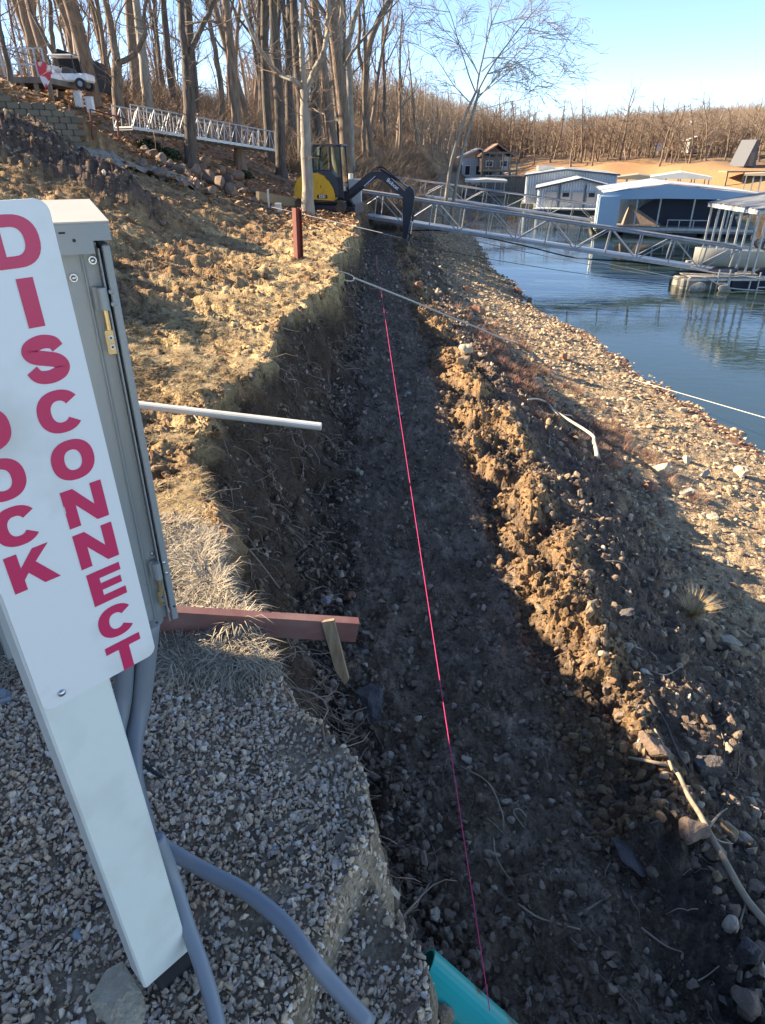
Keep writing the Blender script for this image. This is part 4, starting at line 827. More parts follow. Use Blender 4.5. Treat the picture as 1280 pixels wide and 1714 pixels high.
b = MB(); b.tube([(2.35, BY, 1.62), (3.0, BY, 1.26)], .05, 10); b.build('dipper_ram', M_xbk, ex)
b = MB(); b.tube([(3.0, BY, 1.26), (3.52, BY, .97)], .03, 8); b.build('ram_rod', M_rod, ex)
for k in range(3):
    b = MB(); b.tube(smooth_path([(2.0+.1*k, BY-.09+.05*k, 1.58), (2.4, BY-.09+.05*k, 1.72-.02*k), (2.9, BY-.09+.05*k, 1.38), (3.3, BY-.09+.05*k, 1.08)], 5), .015, 6); b.build('hose', M_cable, ex)
dip = plate([(3.38, .93), (3.52, 1.05), (3.70, .90), (3.74, .70), (3.70, .30), (3.62, -.10), (3.45, -.92), (3.32, -.95), (3.28, -.85), (3.28, 0), (3.26, .60)], BY-.10, BY+.10, 'dipper', M_xbk, ex)
b = MB(); b.tube([(3.72, BY, .10), (3.66, BY, -.25)], .045, 10); b.build('bucket_ram', M_xbk, ex)
b = MB(); b.tube([(3.66, BY, -.25), (3.60, BY, -.72)], .025, 8); b.build('ram_rod', M_rod, ex)
b = MB(); b.bar((3.60, BY-.07, -.72), (3.42, BY-.07, -.70), .05); b.bar((3.60, BY, -.72), (3.52, BY, -1.0), .06); b.build('bucket_link', M_xbk, ex)
b = MB(); pr = [(3.30, -.88), (3.52, -.98), (3.56, -1.2), (3.42, -1.38), (3.20, -1.42), (3.02, -1.30)]; pi_ = [(3.28, -.92), (3.49, -1.0), (3.52, -1.19), (3.40, -1.34), (3.20, -1.38), (3.04, -1.28)]
n = 6; b.add([(x, BY-.32, z) for x, z in pr]+[(x, BY+.32, z) for x, z in pr]+[(x, BY+.32, z) for x, z in pi_]+[(x, BY-.32, z) for x, z in pi_], [(s*n+k, s*n+k+1, ((s+1) % 4)*n+k+1, ((s+1) % 4)*n+k) for s in range(4) for k in range(n-1)])
b.prism(pr, BY-.34, BY-.32); b.prism(pr, BY+.32, BY+.34); bk = b.build('bucket', M_track, ex)
for k in range(5): b = MB(); b.bar((3.04, BY-.28+k*.14, -1.29), (2.94, BY-.28+k*.14, -1.24), .05, .03); b.build('tooth', M_track, bk)

# ------------------------------------------------------------------ truss gangways
def gangway(name, A, B, width, H, n, label, m=M_alu, r=.035, deck=True, double=True, group=None, diag='W', roll=0):
    A, B = Vector(A), Vector(B); L = (B-A).length; d = (B-A).normalized(); up = Vector((0, 0, 1)); sd = d.cross(up).normalized(); up = sd.cross(d)
    t = thing(name, A, 0, label, 'gangway', group); o0 = A
    def P(s, w_, h): return (B-A)*s+sd*w_+up*h
    for sgn in (-1, 1):
        w_ = sgn*width/2
        b_ = MB(); b_.tube([P(0, w_, H), P(1, w_, H)], r*1.25, 8); b_.build('handrail', m, t)
        b_ = MB(); b_.bar(P(0, w_, 0), P(1, w_, 0), r*1.6, r*3.2); b_.build('bottom_chord', m, t)
        up_ = MB(); up_.tube([(0, 0, 0), tuple(up*H)], r*.8, 6); ume = up_.mesh('upright'); ume.materials.append(m)
        for k in range(n+1):
            o = bpy.data.objects.new('upright', ume); col.objects.link(o); o.parent = t; o.location = P(k/n, w_, 0)
        dms = []
        for s in (0, 1):
            q = MB(); a_ = (0, 0, 0) if s == 0 else tuple(up*H); c_ = tuple((B-A)/n+up*(H if s == 0 else 0)); q.tube([a_, c_], r*.7, 6); qm = q.mesh('brace'); qm.materials.append(m); dms.append(qm)
        for k in range(n):
            o = bpy.data.objects.new('brace', dms[k % 2]); col.objects.link(o); o.parent = t; o.location = P(k/n, w_, 0)
    if deck: b_ = MB(); q = [P(0, -width/2, .06), P(1, -width/2, .06), P(1, width/2, .06), P(0, width/2, .06)]; b_.add(q+[p-up*.05 for p in q], [(0,1,2,3),(7,6,5,4),(0,4,5,1),(1,5,6,2),(2,6,7,3),(3,7,4,0)]); b_.build('walkway', M_galv, t)
    cm = MB(); cm.bar(sd*(-width/2), sd*(width/2), r*1.4); cme = cm.mesh('cross_member'); cme.materials.append(m)
    for k in range(n+1): o = bpy.data.objects.new('cross_member', cme); col.objects.link(o); o.parent = t; o.location = P(k/n, 0, -.04)
    return t
g1a, g1b = at_y(588, 357, 32.0), at_y(1222, 456, 27.6)
gangway('gangway', g1a, g1b, 1.05, .95, 13, 'long grey metal truss gangway from the excavator down to the near dock')
g2a, g2b = at_y(640, 318, 54), at_y(994, 369, 48.5)
gangway('gangway', g2a, g2b, 1.1, .95, 10, 'further slim metal gangway leading to the open roofed dock', r=.03)
a, c = Vector(at_y(206, 215, 25)), Vector(at_y(446, 252, 31))
M_walu = mat('white_aluminium', (.46, .47, .48), .4, c2=(.36, .37, .39), scale=6, metal=.2)
gangway('gangway', a, c, .9, .66, 22, 'disused white truss gangway stored on the leafy slope among the trees', m=M_walu, r=.018)
# black cable slung under the near gangway, lines over the water
pts = [at_y(672, 386, 31), at_y(740, 386, 31), at_y(800, 395, 30.5), at_y(880, 412, 30), at_y(960, 431, 29.5), at_y(1040, 437, 29), at_y(1100, 443, 28.5), at_y(1160, 444, 28)]
b = MB(); b.tube(smooth_path(pts, 6), .028, 6); tag(b.build('power_cable', M_cable), 'thick black cable sagging below the near gangway', 'cable')
def wire(p, q, sag, r, m, label): 
    p, q = Vector(p), Vector(q); b_ = MB(); b_.tube([p.lerp(q, t)-Vector((0, 0, sag*4*t*(1-t))) for t in np.linspace(0, 1, 16)], r, 5); tag(b_.build('mooring_line', m), label, 'line')
wire(at_y(690, 377, 31), at_y(1150, 470, 27), .15, .013, M_galv, 'upper grey mooring line over the water to the near dock'); wire(at_y(690, 410, 22), at_y(1150, 480, 26.5), .1, .009, M_cable, 'dark thin mooring line low over the water')
wire(hit(1052, 634), at_y(1290, 702, 9.8), .0, .006, M_rope, 'white mooring line stretched from the stony shore to the right edge')
wire(at_y(960, 430, 28), at_y(1152, 469, 26.9), .0, .014, M_rope, 'short bright rope from the water to the near dock'); wire(at_y(590, 377, 22), at_y(672, 398, 24), .02, .008, M_galv, 'thin wire across the end of the trench')
wire(hit(400, 335), at_y(640, 390, 20), .0, .01, M_galv, 'low wire along the ground below the excavator')

# ------------------------------------------------------------------ near dock at the right edge
def corr(v0, v1, v2, v3, n, depth, m, name, parent):
    """ribbed sheet between four corners; ribs run from v0->v1 side to v3->v2 side"""
    v0, v1, v2, v3 = map(Vector, (v0, v1, v2, v3)); nn = (v1-v0).cross(v3-v0).normalized(); top, bot = [], []
    for k in range(n*4+1):
        t = k/(n*4); h = depth if k % 4 in (1, 2) else 0
        top.append(v0.lerp(v1, t)+nn*h); bot.append(v3.lerp(v2, t)+nn*h)
    b_ = MB(); N_ = len(top); b_.add(top+bot+[p-nn*.02 for p in top]+[p-nn*.02 for p in bot], [(k, k+1, N_+k+1, N_+k) for k in range(N_-1)]+[(2*N_+k+1, 2*N_+k, 3*N_+k, 3*N_+k+1) for k in range(N_-1)]); return b_.build(name, m, parent)
M_sheet = mat('blue_white_sheet', (.46, .52, .58), .45, c2=(.38, .44, .50), scale=.6)
M_roofw = mat('pale_sheet_roof', (.66, .66, .62), .5, c2=(.56, .56, .53), scale=.7)
M_roofg = mat('grey_sheet_roof', (.20, .21, .22), .5, c2=(.28, .29, .30), scale=.8)
M_blue = mat('light_blue_panel', (.30, .44, .58), .5, c2=(.25, .38, .52), scale=.5)
M_tarp = mat('navy_tarp', (.012, .018, .04), .7, c2=(.02, .028, .05), scale=1)
M_foam = mat('float_foam', (.42, .40, .34), .9, c2=(.22, .21, .18), scale=3, bump=.01)
M_deckm = mat('dock_deck', (.30, .28, .25), .85, c2=(.20, .19, .17), scale=3)
M_boatw = mat('boat_gelcoat', (.66, .62, .52), .3)
nd = Vector(at_y(1150, 480, 26.6)); nd.z = WZ
def D(x, y, z): return (x, y, z)
dk = thing('near_dock', nd, 0, 'small roofed boat dock on foam floats at the right edge of the photo', 'boat dock')
for k in range(3): b = MB(); b.bbox((.7+k*1.9, .8, .12), (1.7, 1.3, .5), .05); b.build('float', M_foam if k != 1 else M_tarp, dk)
for k in range(16): b = MB(); b.box((.2+k*.36, .7, .46), (.33, 1.5, .045)); b.build('plank', M_deckm, dk)
b = MB()
for y in (0, 1.4): b.bar((0, y, .38), (6, y, .38), .09)
for x in (0, .9, 1.6, 2.4, 3.2, 4): b.bar((x, 0, .0), (x, 0, .4), .05)
b.build('dock_frame', M_alu, dk)
dx0 = 14.05-nd.x
for k, yy in enumerate((26.9, 28.2, 29.6, 30.9)):
    for xx in (14.08, 14.08+.32, 17.6): b = MB(); b.bar((xx-nd.x, yy-nd.y, .3), (xx-nd.x, yy-nd.y, 2.72 if xx < 14.2 else (2.78 if xx < 15 else 3.3)), .07); b.build('roof_post', M_alu, dk)
b = MB(); b.box((14.0-nd.x, 28.9-nd.y, 2.74), (.06, 4.4, .17)); b.bar((14.0-nd.x, 26.8-nd.y, 2.72), (17.6-nd.x, 26.8-nd.y, 3.32), .05, .12); b.bar((14.0-nd.x, 31-nd.y, 2.72), (17.6-nd.x, 31-nd.y, 3.32), .05, .12); b.build('roof_frame', M_roofw, dk)
corr((17.6-nd.x, 26.6-nd.y, 3.42), (17.6-nd.x, 31.2-nd.y, 3.42), (13.95-nd.x, 31.2-nd.y, 2.82), (13.95-nd.x, 26.6-nd.y, 2.82), 12, .035, M_roofg, 'roof', dk)
b = MB(); b.bbox((15.9-nd.x, 31.4-nd.y, .25), (4.2, .8, .3), .03); b.bbox((17.9-nd.x, 29-nd.y, .25), (.8, 5, .3), .03); b.build('dock_platform', M_deckm, dk)
# clutter on the near dock
b = MB(); b.tube(smooth_path([(.1, .2, .8), (.9, .1, .62), (1.8, .0, .55), (3.4, -.1, .3), (5, -.1, .1)], 5), .03, 6); o = b.build('mooring_line', M_rope); o.location = nd; tag(o, 'thick white rope draped along the front of the near dock', 'rope')
b = MB(); b.tube(smooth_path([(.0, .1, .5), (.6, -.05, .45), (1.5, -.1, .1), (3, -.15, -.02)], 5), .025, 6); o = b.build('mooring_line', M_rope); o.location = nd; tag(o, 'second white rope trailing into the water below the near dock', 'rope')
t = thing('ladder', nd+Vector((1.1, -.05, -.25)), 0, 'small aluminium ladder hooked on the front of the near dock', 'ladder')
for x in (0, .42): b = MB(); b.bar((x, 0, 0), (x, 0, 1.0), .05); b.build('rail', M_alu, t)
for k in range(3): b = MB(); b.bar((0, 0, .2+k*.3), (.42, 0, .2+k*.3), .04); b.build('rung', M_alu, t)
t = thing('ladder', nd+Vector((2.7, -.05, -.2)), 0, 'second ladder frame on the near dock, further right', 'ladder')
for x in (0, .5): b = MB(); b.bar((x, 0, 0), (x, 0, .85), .045); b.build('rail', M_alu, t)
for k in range(2): b = MB(); b.bar((0, 0, .3+k*.35), (.5, 0, .3+k*.35), .04); b.build('rung', M_alu, t)
for x, z, s, l in ((.25, .0, .5, 'yellowish foam block at the left end of the near dock'), (1.35, -.1, .42, 'round pale foam float under the near dock ladder')):
    o = link('foam_block', rock_mesh('foam_block', int(x*9), 3, .9, .4), M_foam); o.scale = (s*1.4, s, s*1.2); o.location = nd+Vector((x, -.25, z+.12)); tag(o, l, 'foam block')
for k, (x, y, z, l) in enumerate(((1.5, .6, .6, 'dark crumpled tarp heaped on the near dock'), (3.3, .5, .62, 'black bundle of netting at the right of the near dock'))):
    o = link('tarp_bundle', rock_mesh('tarp_bundle', 5+k, 3, .45, 1.6), M_tarp); o.scale = (1.3, .8, .9); o.location = nd+Vector((x, y, z)); tag(o, l, 'tarp')
def hull(name, L, W, Hh, m, loc, rz, label, parent=None):
    t = thing(name, loc, rz, label, 'boat'); b_ = MB(); N_ = 14; rows = []
    for k in range(N_+1):
        s = k/N_; w_ = W/2*min(1, (1-s)**.55*1.25); sh_ = Hh*(1+.25*s); keel = Hh*.6*max(0, s-.65)**1.4*2.2
        rows.append([(L*(s-.5), -w_, sh_), (L*(s-.5), -w_*.85, keel+Hh*.35), (L*(s-.5), 0, keel), (L*(s-.5), w_*.85, keel+Hh*.35), (L*(s-.5), w_, sh_)])
    b_.add([p for r in rows for p in r], [(k*5+i, k*5+i+1, k*5+5+i+1, k*5+5+i) for k in range(N_) for i in range(4)]+[(0, 4, 3, 2, 1)]); hl = b_.build('hull', m, t, smooth=True)
    b_ = MB(); b_.add([(p[0][0], p[0][1]*.93, p[0][2]-.05) for p in rows]+[(p[4][0], p[4][1]*.93, p[4][2]-.05) for p in rows], [(k, k+1, N_+1+k+1, N_+1+k) for k in range(N_)]); b_.build('boat_deck', M_boatw, t)
    return t
t = hull('moored_boat', 5.6, 2.0, .75, M_boatw, nd+Vector((4.2, 3.0, .25)), R(176), 'cream motor boat moored under the roof of the near dock')
b = MB(); b.bbox((-.6, 0, 1.05), (1.6, 1.3, .35), .1); b.build('boat_cover', M_tarp, t)

# ------------------------------------------------------------------ open dock with gabled roof and navy tarpaulin
oy = 47.0; oL = Vector(at_y(995, 392, oy)); oL.z = WZ; ox1 = at_y(1240, 392, oy).x-oL.x
od = thing('open_dock', oL, R(-13), 'open boat dock with low white gabled roof and navy tarpaulin wall', 'boat dock')
W_ = ox1
b = MB(); b.bbox((W_/2, 4.2, .35), (W_, 8.6, .35), .03); b.build('dock_platform', M_deckm, od)
b = MB(); b.box((W_/2, -.13, .40), (W_, .05, .16)); b.build('deck_edge', M_alu, od)
for k in range(6): b = MB(); b.bbox((.8+k*(W_-1.6)/5, .6, .05), (1.3, 1.2, .35), .03); b.build('float', M_tarp, od)
def oz(py, Y=oy): return at_y(1100, py, Y).z-WZ
ze, zp = oz(322), oz(306); gx0, gx1 = at_y(1009, 322, oy).x-oL.x, at_y(1256, 322, oy).x-oL.x; gp = at_y(1112, 306, oy).x-oL.x
def slab(pts, th, name, m, parent): b_ = MB(); q = [Vector(p) for p in pts]; n_ = len(q); b_.add(q+[p-Vector((0, 0, th)) for p in q], [tuple(range(n_)), tuple(range(2*n_-1, n_-1, -1))]+[(k, k+n_, (k+1) % n_+n_, (k+1) % n_) for k in range(n_)]); return b_.build(name, m, parent)
corr((gp, -.3, zp), (gp, 9.5, zp), (gx0, 9.5, ze), (gx0, -.3, ze), 16, .04, M_roofw, 'roof', od)
corr((gx1, -.3, ze), (gx1, 9.5, ze), (gp, 9.5, zp), (gp, -.3, zp), 16, .04, M_roofw, 'roof', od)
b = MB(); b.prism([(gx0, ze-.05), (gp, zp-.03), (gx1, ze-.05), (gx1, ze-.32), (gp, ze-.30), (gx0, ze-.42)], -.34, -.28); b.build('fascia', M_blue, od)
lw = at_y(1034, 350, oy).x-oL.x
b = MB(); b.bbox((.62, -.05, oz(355)), (1.28, .9, oz(328)-oz(383)), .03); b.build('storage_locker', M_blue, od)
b = MB(); b.box((-.06, .1, oz(355)), (.1, 1.0, oz(326)-oz(383))); b.build('locker_door', M_white, od)
for x0_, x1_, y_ in ((1.4, 4.2, 2.2),):
    corr((x1_, y_, .52), (x0_, y_, .52), (x0_, y_, ze-.2), (x1_, y_, ze-.2), 5, .05, M_blue, 'side_panel', od)
for px_ in (1024, 1040, 1062, 1084, 1098, 1140, 1150, 1190, 1205, 1236): b = MB(); x = at_y(px_, 350, oy).x-oL.x; b.bar((x, .1 if px_ % 4 else 2.5, .5), (x, .1 if px_ % 4 else 2.5, ze-.05), .09); b.build('roof_post', M_alu, od)
tp = [(1046, 378), (1046, 366), (1052, 352), (1062, 343), (1078, 333), (1098, 323), (1165, 322), (1178, 334), (1192, 344), (1200, 352), (1206, 378)]
b = MB(); q = [(at_y(x, y, oy+1.6).x-oL.x, at_y(x, y, oy+1.6).z-WZ) for x, y in tp]; b.prism(q, 1.2, 1.6); b.build('tarpaulin', M_tarp, od)
b = MB(); b.bar((at_y(1110, 372, oy).x-oL.x, 0, .95), (at_y(1172, 372, oy).x-oL.x, 0, .95), .05)
for x in (1110, 1128, 1150, 1172): xx = at_y(x, 372, oy).x-oL.x; b.bar((xx, 0, .5), (xx, 0, .95), .05)
b.build('railing', M_alu, od)
M_canvas = mat('brown_canvas', (.22, .15, .11), .8, c2=(.34, .26, .20), scale=4, stretch=(6, 1, 1))
x = at_y(1055, 370, oy).x
b = MB(); b.add([(0, 0, 0), (2.0, .2, .05), (2.0, 1.1, .05), (0, 1.2, 0), (.25, .6, 1.1), (.1, .1, .5), (.1, 1.0, .5)], [(0, 1, 4, 5), (1, 2, 4), (2, 3, 6, 4), (3, 0, 5, 6), (5, 4, 6), (0, 3, 2, 1)])
o = b.build('canvas_cover', M_canvas); o.scale = (1.2, 1, 1.15); o.location = oL+Matrix.Rotation(R(-13), 3, 'Z') @ Vector((1.75, .7, .53)); o.rotation_euler = (0, 0, R(-13)); tag(o, 'brown canvas tent like cover on the deck of the open dock', 'canvas cover')

# ------------------------------------------------------------------ the two corrugated boathouses
def boathouse(nm, Y, pL, pR, pPk, ypk, yeL, yeR, yb, depth, label, msheet, mroof, ribs, plinth=.35):
    P0 = Vector(at_y(pL, yb, Y)); x0 = P0.x; P0.z = WZ
    t = thing(nm, P0, R(-12), label, 'boathouse'); f = lambda px, py: (at_y(px, py, Y).x-x0, at_y(px, py, Y).z-WZ)
    L_, R_, K_ = f(pL, yeL), f(pR, yeR), f(pPk, ypk)
    b_ = MB(); b_.bbox(((R_[0])/2, depth/2-.4, .15), (R_[0]+.6, depth+1.2, .4), .03); b_.build('float_base', M_deckm, t)
    # front wall: ribs up to the gable line
    b_ = MB(); n = ribs; v = []; 
    for k in range(n*2+1):
        x = R_[0]*k/(n*2); zt = L_[1]+(K_[1]-L_[1])*x/K_[0] if x < K_[0] else K_[1]+(R_[1]-K_[1])*(x-K_[0])/(R_[0]-K_[0])
        y = -.05 if k % 2 else 0; v += [(x, y, plinth), (x, y, zt), (x, .06, plinth), (x, .06, zt)]
    b_.add(v, [(4*k, 4*k+4, 4*k+5, 4*k+1) for k in range(n*2)]+[(4*k+6, 4*k+2, 4*k+3, 4*k+7) for k in range(n*2)]); b_.build('front_wall', msheet, t)
    corr((0, depth, plinth), (0, 0, plinth), (0, 0, L_[1]), (0, depth, L_[1]), 20, .05, msheet, 'side_wall', t)
    corr((R_[0], 0, plinth), (R_[0], depth, plinth), (R_[0], depth, R_[1]), (R_[0], 0, R_[1]), 20, .05, msheet, 'side_wall', t)
    corr((K_[0], -.3, K_[1]+.05), (K_[0], depth, K_[1]+.05), (-.25, depth, L_[1]-.02), (-.25, -.3, L_[1]-.02), 22, .04, mroof, 'roof', t)
    corr((R_[0]+.25, -.3, R_[1]-.02), (R_[0]+.25, depth, R_[1]-.02), (K_[0], depth, K_[1]+.05), (K_[0], -.3, K_[1]+.05), 22, .04, mroof, 'roof', t)
    b_ = MB(); b_.bar((-.25, -.32, L_[1]-.05), (K_[0], -.32, K_[1]+.02), .05, .16); b_.bar((K_[0], -.32, K_[1]+.02), (R_[0]+.25, -.32, R_[1]-.05), .05, .16); b_.build('roof_trim', M_blueD, t)
    return t, f
M_blueD = mat('slate_trim', (.06, .09, .12), .5)
A1, f1 = boathouse('boathouse', 74, 877, 1027, 946, 284, 293, 291, 340, 14, 'large pale corrugated metal boathouse, the farther of the two side by side', M_sheet, M_roofw, 34)
A2, f2 = boathouse('boathouse', 66, 898, 1018, 970, 299, 315, 311, 346, 7.5, 'smaller gabled boathouse with pale doors in front of the large one', M_sheet, M_roofw, 26)
M_door = mat('pale_door', (.48, .46, .43), .6, c2=(.40, .38, .36), scale=.5)
for a_, c_ in ((913, 933), (937, 955), (956, 975), (979, 996)):
    (xa, zt), (xb, _), (_, zb) = f2(a_, 321), f2(c_, 321), f2(a_, 341)
    b = MB(); b.box(((xa+xb)/2, -.09, (zt+zb)/2), (xb-xa-.1, .06, zt-zb)); d_ = b.build('door', M_door, A2)
    if a_ in (937, 979):
        for k in range(6):
            b = MB(); b.box((xa+.25+(xb-xa-.5)*k/5, -.125, zt-.22), ((xb-xa)/9, .02, .34)); b.build('pane', M_tarp, d_)
for x in (935, 977): xx = f2(x, 321)[0]; b = MB(); b.box((xx, -.1, 1.35), (.12, .1, 1.9)); b.build('door_post', M_blueD, A2)
b = MB(); xa, xb = f2(898, 345)[0], f2(1015, 345)[0]; b.box(((xa+xb)/2, -1.0, .38), (xb-xa, 1.9, .1)); b.build('walkway', M_roofw, A2)
b = MB(); b.bbox((0, 0, 0), (1.9, 1.2, .5), .05); o = b.build('roof_vent', M_boatw); 
p = at_y(926, 284, 78); o.location = (p.x, 82, A1.location.z+f1(946, 284)[1]+.02); tag(o, 'white box standing on the roof of the large boathouse', 'roof box')

# ------------------------------------------------------------------ far flat roofed docks
def flat_dock(px0, px1, py, Y, depth, hgt, m, label, pitch=.25, stuff_=True):
    a_ = at_y(px0, py, Y); c_ = at_y(px1, py, Y); W2 = c_.x-a_.x; z = a_.z; base = max(WZ, z-hgt)
    t = thing('covered_dock', (a_.x, Y, WZ), -math.atan2(a_.x, Y), label, 'boat dock'); zt = z-WZ
    corr((W2*.5, 0, zt+pitch), (W2*.5, depth, zt+pitch), (0, depth, zt), (0, 0, zt), 8, .04, m, 'roof', t); corr((W2, 0, zt), (W2, depth, zt), (W2*.5, depth, zt+pitch), (W2*.5, 0, zt+pitch), 8, .04, m, 'roof', t)
    b_ = MB(); b_.prism([(0, zt-.03), (W2*.5, zt+pitch-.03), (W2, zt-.03), (W2, zt-.2), (0, zt-.2)], -.03, .03); b_.build('fascia', m, t)
    b_ = MB(); b_.bbox((W2/2, depth/2, .2), (W2, depth, .35), .02); b_.build('dock_platform', M_deckm, t)
    for k in range(5):
        for y in (.2, depth-.2): b_ = MB(); b_.bar((.3+(W2-.6)*k/4, y, .3), (.3+(W2-.6)*k/4, y, zt-.02), .12); b_.build('roof_post', M_alu, t)
    return t
flat_dock(1028, 1105, 297, 88, 7, 2, mat('dull_tan_roof', (.34, .30, .22), .7), 'far dock with dull tan flat roof right of the boathouses', .35)
flat_dock(1088, 1184, 296, 84, 7, 2, M_roofw, 'far dock with clean white roof beyond the open dock', .5)
flat_dock(1246, 1300, 291, 95, 6, 2, mat('tan_roof', (.42, .34, .24), .7), 'distant low brown roofed dock at the right edge of the photo', .1)
flat_dock(778, 848, 302, 92, 8, 2, M_boatw, 'long white flat roofed dock beyond the leaning tree', .15)
t = hull('far_boat', 6, 2.2, 1.0, M_boatw, (at_y(1222, 326, 60).x, 60, WZ+.1), R(5), 'white boat moored behind the right end of the open dock')
b = MB(); b.bbox((-.3, 0, 1.6), (2.6, 1.9, .7), .15); c_ = b.build('cabin', M_boatw, t); b = MB(); b.box((-.3, -.96, 1.65), (2.0, .03, .35)); b.build('window', M_tarp, t)
for k, (x, l) in enumerate(((1052, 'dark covered boat under the dull tan roof'), (1130, 'dark covered boat under the clean white far roof'))):
    t = hull('covered_boat', 5, 2.0, .8, M_tarp, (at_y(x, 305, 88).x, 89 if k == 0 else 86, WZ+.3), R(10), l)
# timber retaining wall and stairs at the cove end
M_timb = mat('old_timber', (.16, .13, .10), .9, c2=(.24, .20, .16), scale=3)
a_ = at_y(846, 318, 104)
t = thing('timber_wall', (a_.x, 104, WZ), 0, 'weathered timber retaining wall at the water left of the boathouses', 'retaining wall')
pm2 = MB(); pm2.box((0, 0, .9), (.27, .1, 2.2)); pq = pm2.mesh('timber'); pq.materials.append(M_timb)
for k in range(20): o = bpy.data.objects.new('timber', pq); col.objects.link(o); o.parent = t; o.location = (-3+k*.3, 0, rng.uniform(-.05, .05))
b = MB(); b.box((0, -.1, 2.05), (6.2, .4, .12)); b.build('cap_rail', M_galv, t)
# ------------------------------------------------------------------ trees
M_bark = mat('bark', (.11, .078, .055), .95, c2=(.26, .19, .14), scale=5, bump=.02, bscale=9, stretch=(3, 3, .5))
M_barkp = mat('pale_bark', (.22, .19, .155), .9, c2=(.36, .32, .26), scale=4, bump=.012, bscale=9, stretch=(2, 2, .6))
M_barkd = mat('dark_bark', (.055, .045, .04), .95, c2=(.15, .12, .095), scale=5, bump=.025, bscale=9, stretch=(3, 3, .5))
M_twg = mat('fine_twigs', (.17, .12, .08), .9, c2=(.25, .18, .125), scale=1.5)
M_twgp = mat('pale_twigs', (.34, .28, .22), .9, c2=(.46, .39, .31), scale=1.5)
def grow(seed, H, r0, first=.35, lean=(0, 0), spread=.8, n1=9, n2=5, n3=5, curve=.12, kids=None, taper=.75, up=.3, twl=.9):
    r = random.Random(seed); T_, C_ = MB(), MB(); cnt = [0]
    def path(p, d, L, n, wob, upw):
        pts = [p]
        for k in range(n):
            d = (d+Vector((r.gauss(0, wob), r.gauss(0, wob), r.gauss(0, wob)+upw))).normalized(); pts.append(pts[-1]+d*L/n)
        return pts, d
    def branch(p, d, L, rad, lev):
        n = (9, 6, 4, 3)[lev]; pts, _ = path(p, d, L, n, (.05, .16, .2, .25)[lev]*(curve/.12), (0, .05, .05, .03)[lev]*(up/.3))
        end = rad*(1-taper) if lev else rad*.25
        (T_ if lev < 2 else C_).tube(pts, np.linspace(rad, max(end, rad*.12), n+1), (9, 6, 4, 3)[lev], False)
        if lev == 3: return
        m = (n1, n2, n3)[lev]
        for k in range(m):
            t = (first+(1-first)*((k+.6*r.random())/m)) if lev == 0 else .2+.8*((k+r.random())/m)
            f = min(t, .999)*n; i = int(f); q = pts[i].lerp(pts[i+1], f-i); dd = (pts[i+1]-pts[i]).normalized()
            a = r.uniform(0, 6.283)+k*2.4; side = Vector((math.cos(a), math.sin(a), 0)); ang = r.uniform(.45, 1.0)*spread
            nd_ = (dd*math.cos(ang)+side*math.sin(ang)+Vector((0, 0, .12 if lev else .05))).normalized()
            ll = L*(r.uniform(.28, .5) if lev == 0 else r.uniform(.35, .6))*(1-.45*t if lev == 0 else 1-.25*t); rr = rad*(1-.72*t)*r.uniform(.38, .6)
            branch(q, nd_, ll*(twl if lev == 2 else 1), rr, lev+1)
    base = Vector((0, 0, -.35)); d0 = Vector((lean[0], lean[1], 1)).normalized()
    T_.tube([(0, 0, -.3), (lean[0]*.1, lean[1]*.1, .12), (lean[0]*.5, lean[1]*.5, .5)], [r0*1.65, r0*1.25, r0*1.03], 9, False)
    branch(base, d0, H, r0, 0); return T_, C_
def proto(seed, mb_, mt, **k):
    T_, C_ = grow(seed, **k); a = T_.mesh('trunk'); a.materials.append(mb_); a.polygons.foreach_set('use_smooth', [True]*len(a.polygons)); c = C_.mesh('crown'); c.materials.append(mt); return a, c
def plant(pm, loc, rz, s, label, group, name='bare_tree', tilt=(0, 0)):
    t = thing(name, loc, label=label, cat='tree', group=group, rot=(tilt[0], tilt[1], rz)); t.scale = (s, s, s)
    for nm, me_ in zip(('trunk', 'crown'), pm):
        o = bpy.data.objects.new(nm, me_); col.objects.link(o); o.parent = t
    return t
PT = [proto(i+1, (M_bark, M_barkd, M_bark, M_barkp)[i % 4], M_twg, H=12+i % 3*1.5, r0=.20+.03*(i % 3), first=.28+.05*(i % 3), spread=.8+.1*(i % 2), n1=10, n2=6, n3=5) for i in range(6)]
PS = [proto(i+40, (M_bark, M_barkd, M_bark)[i % 3], M_twg, H=8+i, r0=.07+.01*i, first=.15, spread=.75, n1=12, n2=6, n3=4) for i in range(4)]   # understory
PX = [proto(i+70, M_bark, M_twg, H=8.5+i, r0=.2, first=.2, spread=1.25, n1=12, n2=8, n3=7, curve=.2) for i in range(4)]      # open grown, far shore
